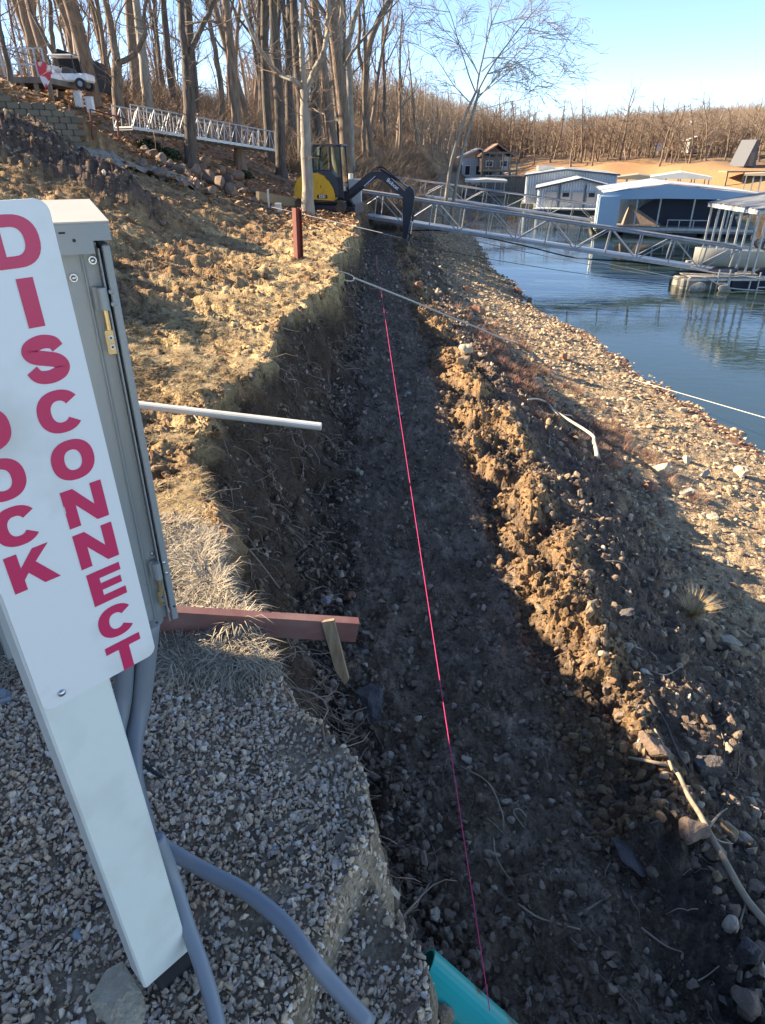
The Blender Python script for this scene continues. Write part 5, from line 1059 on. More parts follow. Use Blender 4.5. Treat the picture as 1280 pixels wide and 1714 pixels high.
# the trees that stand out, each in its own pose
def hero(px, py, wpx, runs, m, label, seed, twigs=30, mt=M_twg, tw_len=1.6, Y=None):
    P = hit(px, py)
    if Y: P = Vector((at_y(px, py, Y).x, Y, gz(at_y(px, py, Y).x, Y)))
    dp = P.y*math.cos(CAMP)-P.z*math.sin(CAMP); k = dp/CAMF; r0 = wpx*k/2; t = thing('bare_tree', P, label=label, cat='tree', group=None)
    r = random.Random(seed); b1, b2 = MB(), MB()
    for ri, (pix, w0, w1) in enumerate(runs):
        pts = []
        for j, (x, y) in enumerate(pix):
            q = Vector(at_y(x, y, P.y+(r.uniform(-.25, .25) if (ri and j) else 0)))-P; pts.append(q)
        if ri == 0: pts[0] = Vector((0, 0, -.2))
        # carry the limb on beyond the top of the picture
        d = (pts[-1]-pts[-2]).normalized()
        if pix[-1][1] < 12:
            for e in range(4): d = (d+Vector((r.gauss(0, .1), r.gauss(0, .15), .12))).normalized(); pts.append(pts[-1]+d*1.3)
        P2 = [Vector(q) for q in smooth_path(pts, 4)]; n = len(P2)
        w_ = np.linspace(w0, w1 if pix[-1][1] >= 12 else w1*.35, n)*k/2
        if ri == 0: w_[0] *= 1.5; w_[1] *= 1.22; w_[2] *= 1.08
        P2 = [q+Vector((r.gauss(0, .012), r.gauss(0, .012), 0)) for q in P2]
        b1.tube(P2, w_, 10, False)
        for e in range(twigs if ri else twigs//2):
            f = r.uniform(.35 if ri == 0 else .15, .98); q = P2[int(f*(n-1))]; a = r.uniform(0, 6.28); dd = Vector((math.cos(a), math.sin(a), r.uniform(.0, .9))).normalized(); L = tw_len*r.uniform(.4, 1.2); pp_ = [q]
            for s in range(4): dd = (dd+Vector((r.gauss(0, .22), r.gauss(0, .22), r.gauss(.05, .2)))).normalized(); pp_.append(pp_[-1]+dd*L/4)
            rr = r.uniform(.010, .022)*min(1, w0/9); b2.tube(pp_, np.linspace(rr, rr*.4, 5), 4, False)
            for s in range(5):
                q3 = pp_[r.randint(1, 4)]; d3 = (dd+Vector((r.gauss(0, .7), r.gauss(0, .7), r.gauss(0, .5)))).normalized(); m3 = q3+d3*L*.22; b2.tube([q3, m3, m3+(d3+Vector((r.gauss(0, .3), 0, r.gauss(0, .3))))*L*.2], [rr*.5, rr*.35, rr*.2], 3, False)
    b1.build('trunk', m, t, smooth=True); b2.build('crown', mt, t); return t
hero(515, 358, 17, [([(515, 352), (514, 300), (512, 240), (510, 185), (509, 150)], 20, 14), ([(509, 150), (507, 110), (504, 50), (506, -10)], 10, 7), ([(511, 155), (522, 125), (540, 90), (548, 40), (550, -10)], 10, 6), ([(505, 145), (490, 133), (470, 125), (440, 90), (415, 40), (400, -8)], 8, 4), ([(511, 165), (530, 140), (528, 100)], 3, 2)], M_barkp, 'pale grey tree directly in front of the excavator, forking three ways', 5, 22, Y=XP.y-2.4)
hero(320, 282, 20, [([(320, 282), (319, 240), (317, 180), (314, 130), (313, 95)], 21, 17), ([(311, 95), (305, 50), (300, -10)], 12, 11), ([(316, 95), (330, 62), (348, 25), (362, -10)], 9, 6)], M_barkd, 'dark trunk forking in a narrow V beside the boulder pile', 6, 18)
hero(402, 284, 17, [([(402, 284), (399, 230), (393, 160), (388, 100), (383, 50), (378, -10)], 18, 15), ([(386, 60), (365, 40), (345, 35), (300, 45)], 5, 2)], M_bark, 'straight grey brown trunk with one sunlit side, just right of the boulder pile', 7, 18)
hero(199, 203, 18, [([(199, 203), (197, 160), (195, 125), (196, 100)], 19, 15), ([(195, 102), (186, 50), (175, -10)], 13, 9), ([(198, 105), (215, 98), (232, 80), (243, 55), (240, 30), (248, -8)], 9, 5)], M_bark, 'thick tree with one big bent arm at the left end of the stored gangway', 8, 18)
hero(249, 192, 15, [([(249, 192), (245, 150), (240, 100), (232, 40), (226, -10)], 17, 12)], M_barkp, 'grey straight trunk behind the left end of the white gangway', 9, 14)
hero(574, 305, 17, [([(574, 305), (572, 230), (570, 150), (571, 70), (572, -10)], 19, 17)], M_barkd, 'very dark thick trunk just right of the excavator cab', 10, 20)
hero(588, 305, 11, [([(588, 305), (587, 230), (585, 140), (583, 80), (590, 40), (606, -8)], 12, 8), ([(584, 95), (570, 50), (560, -8)], 6, 4)], M_barkp, 'paler slim trunk pressed close beside the dark thick trunk', 11, 20)
hero(622, 290, 12, [([(622, 290), (618, 240), (612, 180), (612, 120), (620, 70), (640, 20), (660, -10)], 14, 8), ([(613, 130), (600, 90), (602, 40), (598, -8)], 7, 4), ([(618, 245), (628, 228), (624, 215)], 4, 2)], M_bark, 'grey tree with a broken side stub right of the paired trunks', 12, 26)
hero(66, 150, 13, [([(66, 152), (58, 110), (48, 60), (36, 10), (30, -10)], 14, 9)], M_bark, 'leaning brown trunk standing above the block wall near the deck', 13, 14)
hero(102, 166, 9, [([(102, 166), (96, 130), (90, 95), (86, 50), (84, 10), (82, -8)], 10, 6), ([(88, 88), (70, 55), (52, 20), (45, -5)], 6, 3), ([(92, 112), (75, 108), (66, 92), (55, 78)], 5, 2)], M_barkd, 'dark crooked tree with many side limbs above the block wall', 14, 22)
hero(136, 150, 12, [([(136, 152), (131, 110), (124, 50), (118, -10)], 12, 9)], M_barkp, 'grey trunk in front of the dark canopy by the deck', 15, 10)
hero(20, 144, 9, [([(20, 144), (12, 105), (2, 60), (-8, 20)], 9, 7)], M_barkd, 'dark leaning trunk at the left edge above the block wall', 16, 10)
hero(474, 262, 7, [([(474, 262), (472, 200), (467, 130), (463, 60), (458, -8)], 7, 5)], M_barkd, 'slender dark trunk carrying the small blue sign', 17, 20)
hero(362, 215, 9, [([(378, 222), (372, 170), (362, 100), (352, 40), (345, -8)], 10, 7)], M_bark, 'reddish brown trunk between the V tree and the straight trunk', 18, 16)
# leaning sycamore by the shore
lt_l = 'tall slim twin stemmed tree leaning right over the water, pale branches against the sky'
def fan(x0, y0, ang, L, n, w, r, out, lev=0):
    pix = [(x0, y0)]; a = ang
    for k in range(n): a += r.gauss(0, .09)+(.03 if ang > 0 else -.01); pix.append((pix[-1][0]+math.sin(a)*L/n, pix[-1][1]-math.cos(a)*L/n))
    out.append((pix, w, w*.35))
    if lev < 3:
        for k in range((6, 5, 5)[lev]):
            j = r.randint(1, n); fan(*pix[j], a+r.choice([-1, 1])*r.uniform(.3, .95), L*r.uniform(.35, .62), max(3, n-1), max(w*.45, .8), r, out, lev+1)
r = random.Random(4); runs = [([(742, 338), (752, 290), (765, 235), (780, 190), (796, 155)], 10, 6), ([(752, 340), (768, 280), (782, 225), (797, 170), (802, 150)], 9, 6)]; ex_ = []
for (x, y, a, L, w_) in ((797, 155, .12, 175, 5), (796, 155, -.25, 170, 4), (800, 152, .42, 190, 4.5), (797, 168, .75, 150, 3.5), (790, 175, -.55, 120, 3), (800, 160, 1.05, 120, 3), (806, 120, .62, 150, 3), (785, 190, 1.15, 130, 2.2), (795, 110, -.5, 100, 2.5)): fan(x, y, a, L, 6, w_, r, ex_)
P = Vector((at_y(747, 340, 40).x, 40, 0)); P.z = gz(P.x, P.y); t = thing('leaning_tree', P, label=lt_l, cat='tree'); k = (40*math.cos(CAMP)+2.3*math.sin(CAMP))/CAMF
b1, b2 = MB(), MB()
for pix, w0, w1 in runs+ex_:
    w0 *= .62; w1 *= .62
    big = w0 > 2.7; ph = r.uniform(-1, 1)*(0 if any(pix is q_[0] for q_ in runs) else 1); n = len(pix)
    pts = [Vector(at_y(x, y, 40+ph*1.6*j/n))-P for j, (x, y) in enumerate(pix)]
    if any(pix is q_[0] for q_ in runs): pts[0].z = -.2
    P2 = smooth_path(pts, 3 if big else 2); (b1 if big else b2).tube(P2, np.maximum(np.linspace(w0, w1, len(P2))*k/2, .008), 8 if big else 4, False)
b1.build('trunk', M_barkp, t, smooth=True); b2.build('crown', M_twgp, t)
# bare trees of the wood
heroes_xy = [(o.location.x, o.location.y) for o in col.objects if o.get('category') == 'tree']
def wood_label(X, u, Y, under):
    kind_ = 'thin bare young tree' if under else 'bare brown tree'
    where = 'of the wood above the deck' if u < 190 else 'of the wood behind the stored white gangway' if u < 450 else 'of the wood behind the excavator' if u < 610 else 'of the wood beyond the excavator arm'
    return kind_+(' in the front rows ' if Y < 45 else ' in the far depths ')+where
n = 0; tries = 0; placed = []
while n < 105 and tries < 9000:
    tries += 1; Y = 24+86*rng.random()**1.25; lx_ = float(lipx(Y)); dp = Y*math.cos(CAMP); X = rng.uniform(-.66*dp, min(lx_-.4, .085*Y-.5 if Y < 60 else lx_))
    if X > lx_-.3: continue
    if min([(X-a)**2+(Y-c_)**2 for a, c_ in placed+heroes_xy] or [99]) < (1.0+Y*.012)**2: continue
    # keep the view to the stored gangway, the deck and the machine
    z = gz(X, Y); u = 640+CAMF*X/(Y*math.cos(CAMP)-z*math.sin(CAMP))
    if Y < 31 and (u < 250 or 440 < u < 700): continue
    if Y < 42 and 195 < u < 450 and rng.random() < .75: continue
    under = rng.random() < .3
    pm = rng.choice(PS if under else PT); plant(pm, (X, Y, z-.1), rng.uniform(0, 6.28), rng.uniform(.8, 1.2), wood_label(X, u, Y, under), 'bare trees in the hillside wood', 'young_tree' if under else 'bare_tree', (rng.gauss(0, .04), rng.gauss(0, .04)))
    placed.append((X, Y)); n += 1
# bare trees on the far shore, nearest ones singly
n = 0
FLB = lambda u: 'bare spreading tree across the water, '+('left of the boathouses' if u < 880 else 'behind the boathouses' if u < 1040 else 'behind the open dock roof' if u < 1170 else 'on the clay bank at the right edge')
while n < 85:
    X = rng.uniform(18, 120); Y = float(fsy(X))+rng.uniform(9, 45); z = gz(X, Y); dp = Y*math.cos(CAMP)-z*math.sin(CAMP)
    if X/dp > .64: continue
    plant(rng.choice(PX), (X, Y, z-.1), rng.uniform(0, 6.28), rng.uniform(.7, 1.05), FLB(640+CAMF*X/dp), 'bare trees on the far shore', 'shore_tree', (rng.gauss(0, .05), rng.gauss(0, .05))); n += 1
# the rest of the woods beyond
def low_tree(seed, sp):
    T_, C_ = grow(seed, 8.5, .15, .18, (0, 0), sp, 10, 7, 5, .2); a = MB(); a.v = T_.v+C_.v; a.f = T_.f+[tuple(i+T_.n for i in q) for q in C_.f]; m_ = a.mesh('far_tree'); m_.materials.append(M_far); return m_
M_far = mat('far_twigs', (.8, .8, .8), .9, rnd=[(.25, .18, .125), (.31, .235, .17), (.22, .16, .11), (.36, .29, .22)])
FT = [low_tree(100+i, 1.2) for i in range(5)]
X = nr.uniform(-20, 420, 60000); Y = 95+465*nr.uniform(0, 1, 60000)**1.2; dd_ = Y-fsy(X); Z = height(X, Y, False); ok = (Z > WZ+.8) & inview(X, Y, Z+5) & ((dd_ > 26) | ((X < lipx(Y)-1) & (Y > 100)))
pr_ = nr.uniform(0, 1, 60000) < np.clip(1.3-Y/700, .2, 1); ok &= pr_; X, Y, Z = X[ok][:14000], Y[ok][:14000], Z[ok][:14000]; c_ = len(X); s = nr.uniform(.5, .95, c_)
scatter('far_wood', FT, np.stack([X, Y, Z-.2], -1), np.stack([nr.normal(0, .05, c_), nr.normal(0, .05, c_), nr.uniform(0, 6.28, c_)], -1), np.stack([s, s, s*nr.uniform(.85, 1.15, c_)], -1), 'brown leafless woods covering the hills beyond the lake', 'woods')
X = nr.uniform(-75, 12, 1600); Y = nr.uniform(75, 150, 1600); Z = height(X, Y, False); ok = (X < lipx(Y)-1) & inview(X, Y, Z+4); X, Y, Z = X[ok][:90], Y[ok][:90], Z[ok][:90]; c_ = len(X); s = nr.uniform(.8, 1.3, c_)
scatter('dense_wood', FT, np.stack([X, Y, Z-.2], -1), np.stack([nr.normal(0, .05, c_), nr.normal(0, .05, c_), nr.uniform(0, 6.28, c_)], -1), np.stack([s, s, s], -1), 'dense far part of the leafless hillside wood', 'woods')
# brush under the trees
BR = []
for i in range(4):
    b = MB(); r = random.Random(200+i)
    for k in range(60):
        a = r.uniform(0, 6.28); p = Vector((r.uniform(-.3, .3), r.uniform(-.3, .3), 0)); d = Vector((math.cos(a)*.6, math.sin(a)*.6, r.uniform(.5, 1.2))).normalized(); q = p+d*r.uniform(.3, .7); e = q+(d+Vector((r.gauss(0, .4), r.gauss(0, .4), 0)))*r.uniform(.2, .5); b.tube([p, q, e], [.009, .006, .003], 3, False)
    m_ = b.mesh('brush'); m_.materials.append(M_twg); BR.append(m_)
X = nr.uniform(-50, 6, 5000); Y = nr.uniform(34, 100, 5000); Z = height(X, Y); ok = (X < lipx(Y)+2.2) & (X > lipx(Y)-22) & inview(X, Y, Z+1) & (nr.uniform(0, 1, 5000) < np.exp(-np.abs(X-lipx(Y))/5)+.12); X, Y, Z = X[ok][:520], Y[ok][:520], Z[ok][:520]; c_ = len(X); s = nr.uniform(.6, 1.8, c_)
scatter('brush', BR, np.stack([X, Y, Z], -1), np.stack([0*X, 0*X, nr.uniform(0, 6.28, c_)], -1), np.stack([s, s, s], -1), 'tangled leafless brush under the trees near the shore', 'brush')

# ------------------------------------------------------------------ block wall, drive, boulders, bushes at upper left
M_block = mat('wall_block', (.9, .9, .9), .95, c2=(1.05, 1.03, 1), scale=4, rnd=[(.14, .115, .085), (.19, .155, .115), (.16, .13, .10), (.12, .10, .08)], bump=.02, bscale=12)
w0, w1 = Vector((WX0-.6*WDX, WY0-.6*WDY, 0)), Vector((WX1, WY1, 0)); w0.z = gz(w0.x+.3*WDY, w0.y-.3*WDX)-.05; w1.z = gz(w1.x+.3*WDY, w1.y-.3*WDX)-.05
t = thing('retaining_wall', w0, 0, 'tan split face block retaining wall above the drive at upper left', 'retaining wall')
D_ = w1-w0; L_ = Vector((D_.x, D_.y, 0)).length; ang = math.atan2(D_.y, D_.x); nb = int(L_/.30); bm_ = [MB() for _ in range(4)]
bms = []
for i in range(4):
    bb = MB(); q = random.Random(i); bb.bbox((0, 0, 0), (.29+q.uniform(-.004, .004), .22, .142), .018); m_ = bb.mesh('block'); m_.materials.append(M_block); bms.append(m_)
zt = gz(w0.x-.6*WDY, w0.y+.6*WDX)+.08; zt1 = gz(w1.x-1.0*WDX-.6*WDY, w1.y-1.0*WDY+.6*WDX)+.05
zb = min(w0.z, w1.z)-.3
for c_ in range(14):
    for k in range(nb+1):
        s = (k+(c_ % 2)*.5)*.30
        if s > L_: continue
        X_, Y_ = w0.x+math.cos(ang)*s, w0.y+math.sin(ang)*s; zz = zb+c_*.143
        zlo = gz(X_+.3*WDY, Y_-.3*WDX); zhi = gz(X_-.45*WDY, Y_+.45*WDX)+.06
        if zz+.143 < zlo-.1 or zz+.1 > zhi: continue
        o = bpy.data.objects.new('block', bms[(k*7+c_*3) % 4]); col.objects.link(o); o.parent = t
        o.location = (X_-w0.x+WDY*.02, Y_-w0.y-WDX*.02+rng.uniform(-.006, .006), zz-w0.z+.072); o.rotation_euler = (0, 0, ang+rng.uniform(-.015, .015))
def drape(name, outline, m, lift, n=30, kind='structure'):
    """sheet laid on the ground between two edges given as point lists"""
    A_, B_ = outline; v = []
    for k in range(n+1):
        f = k/n*(len(A_)-1); i = min(int(f), len(A_)-2); a = Vector(A_[i]).lerp(Vector(A_[i+1]), f-i); c_ = Vector(B_[i]).lerp(Vector(B_[i+1]), f-i)
        for j in range(7): p = a.lerp(c_, j/6); v.append((p.x, p.y, gz(p.x, p.y)+lift))
    b_ = MB(); b_.add(v, [(k*7+j, k*7+j+1, k*7+7+j+1, k*7+7+j) for k in range(n) for j in range(6)]); return tag(b_.build(name, m), kind=kind)
M_conc = mat('concrete', (.22, .185, .145), .9, c2=(.28, .24, .19), scale=2, bump=.004)
def gp_(px, py, Y): p = at_y(px, py, Y); return Vector((p.x, Y, p.z))
q1 = [Vector((WX0-1.5+.35*WDY+WDX*a, WY0-1.3-.35*WDX+WDY*a, 0)) for a in (0, 2.5, 5, 7.0)]
drape('path', ([(p.x+WDY*w_, p.y-WDX*w_, 0) for p, w_ in zip(q1, (2.6, 2.3, 1.7, 1.4))]+[(-5.2, 20.6, 0)], [(p.x, p.y, 0) for p in q1]+[(-5.4, 22.2, 0)]), M_conc, .08, 60)
# boulder pile, each stone its own
BL = [(330, 300, 26), (342, 293, 20), (352, 310, 24), (366, 318, 30), (372, 298, 22), (384, 312, 22), (398, 302, 20), (403, 318, 16), (418, 312, 14), (331, 318, 22), (315, 300, 20), (355, 328, 20), (386, 330, 26), (408, 330, 18), (425, 325, 16), (300, 292, 22), (286, 286, 24), (272, 280, 22), (258, 268, 20), (246, 262, 18), (425, 340, 12), (440, 336, 14), (455, 340, 14), (468, 345, 12), (345, 281, 18), (268, 300, 26), (240, 284, 22), (305, 318, 20)]
BLB = ['grey brown boulder at the top of the pile by the V tree', 'squarish boulder next to the V tree trunk', 'upright slab in the boulder pile', 'long sloping slab in the middle of the boulder pile', 'upright block at the back of the boulder pile', 'tilted block right of the long sloping slab', 'rounded boulder at the right end of the pile back row', 'smooth leaf shaped stone at the right of the pile', 'last smooth pale boulder on the right of the pile', 'blocky boulder at the left front of the pile', 'flat stone just under the V tree',
 'small boulder at the front of the pile', 'low wide brown rock below the pile', 'small rock below the smooth stones', 'squared stone at the left end of the low stone edging', 'jagged rock left of the V tree', 'broad pale rock under the evergreen shrub', 'rubble boulder below the dark shrub', 'upper rubble boulder beside the drive edge', 'uppermost rubble rock by the end of the drive', 'first low edging stone', 'second low edging stone', 'third low edging stone left of the white stake', 'edging stone nearest the excavator', 'brown stone leaning on the V tree trunk', 'large brown rock left of the pile in the dirt', 'brown rock at the right foot of the dirt mound', 'half buried rock in front of the V tree']
for (x, y, w_), l in zip(BL, BLB): stone(x, y, w_*1.25, 'brown', l, .8, 'boulder', cat='boulder', group='boulders beside the V shaped tree', sub=2, t0=5, sink=.15)
M_green = mat('dark_green_leaves', (.018, .035, .012), .8, rnd=[(.015, .03, .01), (.03, .05, .02)])
def shrub(px, py, wpx, hpx, label):
    P = hit(px, py); k = (P.y*math.cos(CAMP))/CAMF; b_ = MB(); r = random.Random(px)
    for i in range(700):
        a = r.uniform(0, 6.28); q = r.random()**.4; e = r.uniform(0, 1.57); c = Vector((math.cos(a)*math.cos(e)*q*wpx*k/2, math.sin(a)*math.cos(e)*q*.5, math.sin(e)*q*hpx*k)); s = .05; d1 = Vector((r.gauss(0, 1), r.gauss(0, 1), r.gauss(0, 1))).normalized()*s; d2 = d1.cross(Vector((r.gauss(0, 1), r.gauss(0, 1), r.gauss(0, 1)))).normalized()*s*.6
        b_.add([c-d1, c+d2, c+d1, c-d2], [(0, 1, 2, 3)])
    t_ = thing('evergreen_shrub', P, label=label, cat='shrub'); b_.build('foliage', M_green, t_); s_2 = MB(); s_2.tube([(0, 0, -.1), (0, 0, hpx*k*.7)], .03, 6); s_2.build('stem', M_barkd, t_)
shrub(247, 250, 52, 14, 'low dark green shrub below the end of the drive'); shrub(282, 268, 50, 18, 'dark green shrub spreading left of the V tree'); shrub(406, 300, 42, 12, 'low green shrub at the foot of the straight trunk')
# stakes, posts and little signs
def post_at(name, px, py, hpx, wpx, m, label, cat, lean=0):
    P = hit(px, py); k = (P.y*math.cos(CAMP)-P.z*math.sin(CAMP)); h = hpx*k*k/CAMF/P.y; r_ = wpx*k/CAMF; b_ = MB(); b_.bar((0, 0, -.15), (lean, 0, h), r_); o_ = b_.build(name, m); o_.location = P; return tag(o_, label, cat)
post_at('white_stake', 450, 348, 30, 2.6, M_pvc, 'thin white stake standing left of the excavator', 'stake')
o = post_at('white_bollard', 466, 355, 14, 10, M_pvc, 'stubby white capped pipe left of the excavator tracks', 'pipe stub')
for x, y, h, w_, l in ((575, 345, 30, 9, 'short white pipe post behind the excavator arm'), (588, 345, 50, 8, 'taller white pipe post behind the excavator arm')):
    P = hit(x, y); k = P.y*math.cos(CAMP)/CAMF; b = MB(); b.tube([(0, 0, -.1), (0, 0, h*k)], w_*k/2, 10); o = b.build('pipe_post', M_pvc); o.location = P; tag(o, l, 'pipe post')
P = hit(594, 350); k = P.y*math.cos(CAMP)/CAMF; b = MB(); b.bbox((0, 0, .55), (.55, .3, 1.1), .03); b.box((.1, -.155, .6), (.2, .01, .35)); o = b.build('utility_box', M_galv); o.location = P+Vector((0, .4, 0)); tag(o, 'grey utility box standing behind the excavator arm', 'utility box')
P = hit(474, 262); b = MB(); b.box((0, -.12, 0), (.22, .02, .26)); o = b.build('small_sign', mat('pale_blue_sign', (.30, .50, .58), .5)); o.location = (P.x, P.y, at_y(475, 217, P.y).z); tag(o, 'small pale blue notice fixed on a slender trunk', 'sign')
RL = [(118, 205), (152, 213), (196, 215)]; pr0 = None
t = thing('pipe_railing', hit(118, 205), 0, 'thin brown pipe railing along the edge of the drive', 'railing'); o0 = Vector(t.location)
for x, y in RL:
    P = at_y(x, y, 20.5); b = MB(); b.tube([P-o0+Vector((0, 0, -.3)), at_y(x-2, y-30, 20.5)-o0], .03, 8); b.build('post', M_rust, t)
b = MB(); b.tube([at_y(150, 183, 20.5)-o0, at_y(196, 195, 20.5)-o0, at_y(212, 200, 20.5)-o0], .02, 6); b.build('rail', M_rust, t)
# low steel rail on the forest slope
b = MB(); q0, q1 = hit(330, 256), hit(560, 335); b.bar(q0+Vector((0, 0, .12)), q1+Vector((0, 0, .12)), .05, .07); tag(b.build('guide_rail', M_timb), 'low metal rail running down the leafy slope behind the boulders', 'rail')
b = MB(); q0, q1 = hit(430, 340), hit(520, 352); b.bar(q0+Vector((0, .2, .18)), q1+Vector((0, .2, .12)), .12, .3); tag(b.build('timber_edging', M_wood), 'low timber edging between the boulders and the excavator', 'edging')

# ------------------------------------------------------------------ deck with railing, canopy and parked vehicle, upper left
Yd = 27.0
def g3(px, py, Y=Yd): return Vector(at_y(px, py, Y))
dkp = g3(-30, 140); t = thing('wooden_deck', dkp, 0, 'raised dark deck with a thin railing among the trees at upper left', 'deck')
L2 = g3(84, 150).x-dkp.x
b = MB(); b.box((L2/2, 1.2, .1), (L2, 2.6, .18)); b.build('deck_floor', M_timb, t)
zg = gz(dkp.x+L2/2, Yd)
for k in range(6): b = MB(); x = L2*k/5; b.bar((x, 0, -.8), (x, 0, .05), .12); b.build('leg', M_timb, t)
for k in range(9): b = MB(); x = L2*k/8; b.bar((x, -.05, .1), (x, -.05, 1.0), .05); b.build('railing_post', M_galv, t)
for z in (1.0, .55): b = MB(); b.bar((0, -.05, z), (L2, -.05, z), .045); b.build('rail', M_galv, t)
M_black2 = mat('black_canopy', (.012, .012, .014), .8)
p = g3(62, 150, 31); t = thing('black_canopy', p, 0, 'black arched canopy standing behind the deck at upper left', 'canopy')
W3 = g3(156, 150, 31).x-p.x
b = MB(); b.prism([(W3*.35, .8), (W3*.4, 1.25), (W3*.5, 1.35), (W3*.78, 1.15), (W3*.9, .7), (W3*.98, .0), (W3*.9, .0), (W3*.8, .6), (W3*.4, .7)], 0, 3); b.build('cover', M_black2, t)
for x in (.3, .9): b = MB(); b.bar((W3*x, .1, -.6), (W3*x, .1, 1.0), .08); b.build('pole', M_galv, t)
p = g3(60, 140, 29); v = thing('utility_vehicle', p+Vector((0, 0, -.25)), 0, 'white utility vehicle parked under the black canopy', 'utility vehicle'); v.scale = (.62, .62, .62); v.location = at_y(84, 152, 29)
b = MB(); b.bbox((1.3, 0, .62), (2.6, 1.3, .42), .08); b.bbox((.35, 0, 1.0), (.7, 1.25, .5), .12); b.build('body', M_white, v)
b = MB(); b.bbox((1.2, 0, 1.72), (1.4, 1.3, .08), .03); b.build('roof', M_white, v)
for x, y in ((.55, -.6), (.55, .6), (1.9, -.6), (1.9, .6)): b = MB(); b.bar((x, y, .8), (x, y, 1.7), .05); b.build('roof_post', M_black, v)
for x, y in ((.45, -.62), (.45, .62), (2.15, -.62), (2.15, .62)): b = MB(); b.tube([(x, y-.12, .3), (x, y+.12, .3)], .3, 16); wh = b.build('wheel', M_cable, v); b = MB(); b.tube([(x, y-.13, .3), (x, y+.13, .3)], .15, 12); b.build('rim', M_alu, wh)
b = MB(); b.bbox((1.35, 0, .95), (.5, 1.1, .35), .05); b.build('seat', M_black, v)
p = g3(74, 128, 26.3); b = MB(); b.prism([(-.28, .35), (0, .42), (.24, .3), (.18, -.1), (.05, -.36), (-.12, -.1)], -.015, .015)
M_banner = mat('red_white_banner', (.62, .05, .07), .6, c2=(.75, .72, .7), scale=2.4, detail=1, rlo=.50, rhi=.56)
o = b.build('banner', M_banner); o.location = p; o.rotation_euler = (0, .25, 0); tag(o, 'small red and white pennant hanging from the deck railing', 'pennant')
for x, w_, l in ((128, 1.1, 'left white cooler box on the slope below the canopy'), (146, .9, 'right white cooler box on the slope below the canopy')):
    p = g3(x, 150, 28.5); p.z = gz(p.x, 28.5)+.35; b = MB(); b.bbox((0, 0, 0), (.65, .5, .8), .04); b.box((0, 0, .42), (.68, .53, .06)); o = b.build('cooler_box', M_white); o.scale = (.4, .4, .6); o.location = p; tag(o, l, 'cooler box')

# ------------------------------------------------------------------ houses across the cove
M_sid = mat('white_siding', (.55, .58, .62), .7, c2=(.45, .48, .52), scale=.8)
M_broof = mat('brown_shingle', (.30, .17, .11), .9, c2=(.36, .22, .15), scale=2)
M_groof = mat('pale_shingle', (.48, .47, .45), .9)
def house(px, py, Y, W, Dp, Hh, rf, mw, mr, label, rz=0, win=3, stilts=0):
    p = Vector(at_y(px, py, Y)); p.z = max(gz(p.x, Y)+.1, WZ+.5)
    t = thing('house', p, rz, label, 'house')
    b_ = MB(); b_.box((0, 0, Hh/2+stilts), (W, Dp, Hh)); b_.build('wall', mw, t)
    b_ = MB(); b_.prism([(-W/2-.4, Hh+stilts), (0, Hh+stilts+rf), (W/2+.4, Hh+stilts), (W/2+.4, Hh+stilts+.18), (0, Hh+stilts+rf+.2), (-W/2-.4, Hh+stilts+.18)], -Dp/2-.4, Dp/2+.4); b_.build('roof', mr, t)
    for k in range(win):
        x = -W/2+W*(k+.5)/win; b_ = MB(); b_.box((x, -Dp/2-.03, Hh*.55+stilts), (W/win*.5, .08, Hh*.4)); f_ = b_.build('window', M_white, t); b_ = MB(); b_.box((x, -Dp/2-.08, Hh*.55+stilts), (W/win*.42, .03, Hh*.33)); b_.build('pane', M_tarp, f_)
    b_ = MB(); b_.box((W*.3, -Dp/2-.04, 1.0+stilts), (.9, .1, 2.0)); b_.build('door', M_door, t)
    if stilts:
        for x in (-W/2, -W/6, W/6, W/2): b_ = MB(); b_.bar((x, -Dp/2, -1), (x, -Dp/2, stilts), .22); b_.build('leg', M_timb, t)
    return t
house(797, 283, 116, 5, 5, 3.6, 1.2, M_sid, M_groof, 'white two storey house behind the leaning tree across the cove')
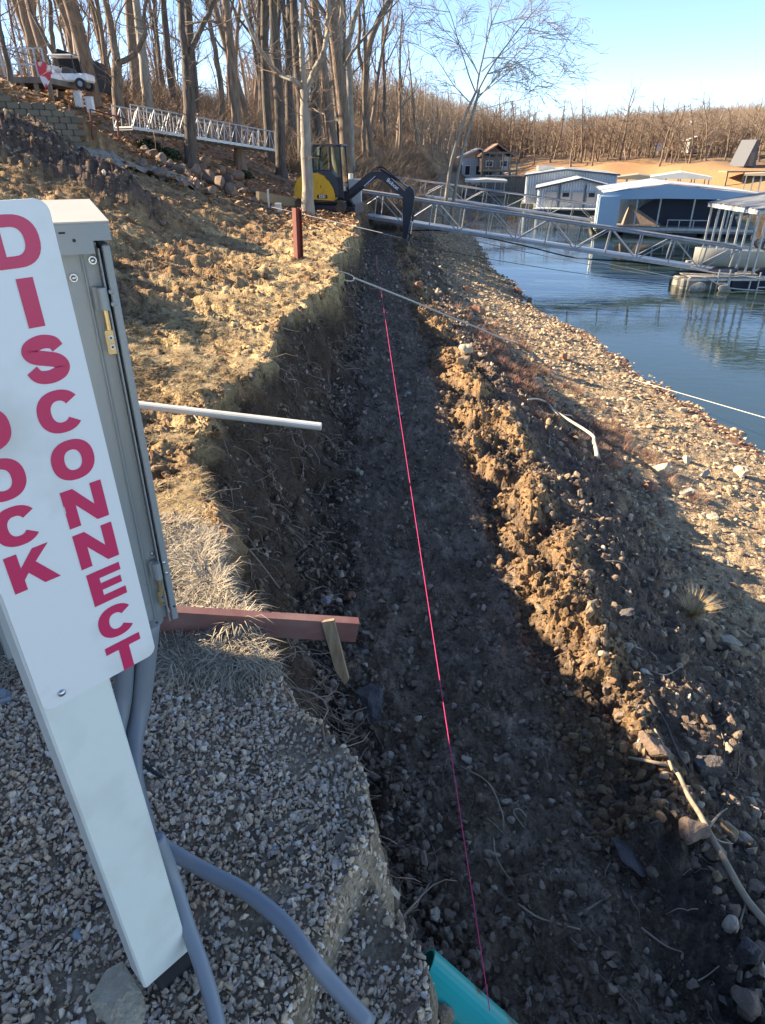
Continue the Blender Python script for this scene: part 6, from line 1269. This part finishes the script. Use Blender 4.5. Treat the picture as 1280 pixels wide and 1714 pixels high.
hs = house(826, 283, 112, 4.2, 5, 2.0, 1.5, M_timb, M_broof, 'brown roofed lodge with a dark porch on posts across the cove', win=2, stilts=1.9)
b = MB(); b.box((0, -4.0, 2.1), (5.2, 3.0, .2)); b.build('porch_floor', M_timb, hs)
for k in range(6): b = MB(); x = -2.5+k*1.0; b.bar((x, -5.4, -1.5), (x, -5.4, 4.4), .16); b.build('porch_post', M_timb, hs)
b = MB(); b.bar((-2.6, -5.4, 3.1), (2.6, -5.4, 3.1), .1); b.bar((-2.7, -5.4, 4.4), (2.7, -5.4, 4.4), .25); b.build('porch_rail', M_timb, hs)
house(1153, 262, 165, 7, 6, 3.0, 1.6, M_sid, M_groof, 'small white house among bare trees on the right hillside', win=3)
house(1155, 277, 140, 3.0, 3, 2.0, .6, M_door, M_groof, 'tiny pale hut below the white hillside house', win=1)
p = Vector(at_y(1243, 275, 118)); p.z = gz(p.x, 118)
t = thing('a_frame_hut', p, R(20), 'grey pointed A frame structure beside a deck on the right bank', 'hut'); b = MB(); b.prism([(-1.3, 0), (1.2, 0), (.5, 3.7), (.2, 3.7)], -1.5, 1.5); b.build('wall', mat('slate_board', (.10, .105, .12), .8), t)
b = MB(); b.box((0, -1.53, 1.0), (.9, .05, 1.9)); b.build('door', M_timb, t)
p = Vector(at_y(1255, 281, 112)); t = thing('bank_deck', (p.x, 112, gz(p.x, 112)+.3), 0, 'flat timber deck on posts at the top of the clay bank', 'deck'); b = MB(); b.box((0, 0, .5), (8, 3, .2)); b.build('deck_floor', M_wood, t)
for x in (-3.8, -1.3, 1.3, 3.8): b = MB(); b.bar((x, -1.3, -2), (x, -1.3, .45), .2); b.build('leg', M_timb, t)
b = MB(); b.box((0, 0, .5), (1.6, .1, 1.1)); b.bar((0, 0.1, -1), (0, .1, .5), .12); o = b.build('notice_board', M_white); p = Vector(at_y(1099, 268, 138)); o.location = (p.x, 138, gz(p.x, 138)+1.2); tag(o, 'small white notice board among trees above the clay bank', 'sign')
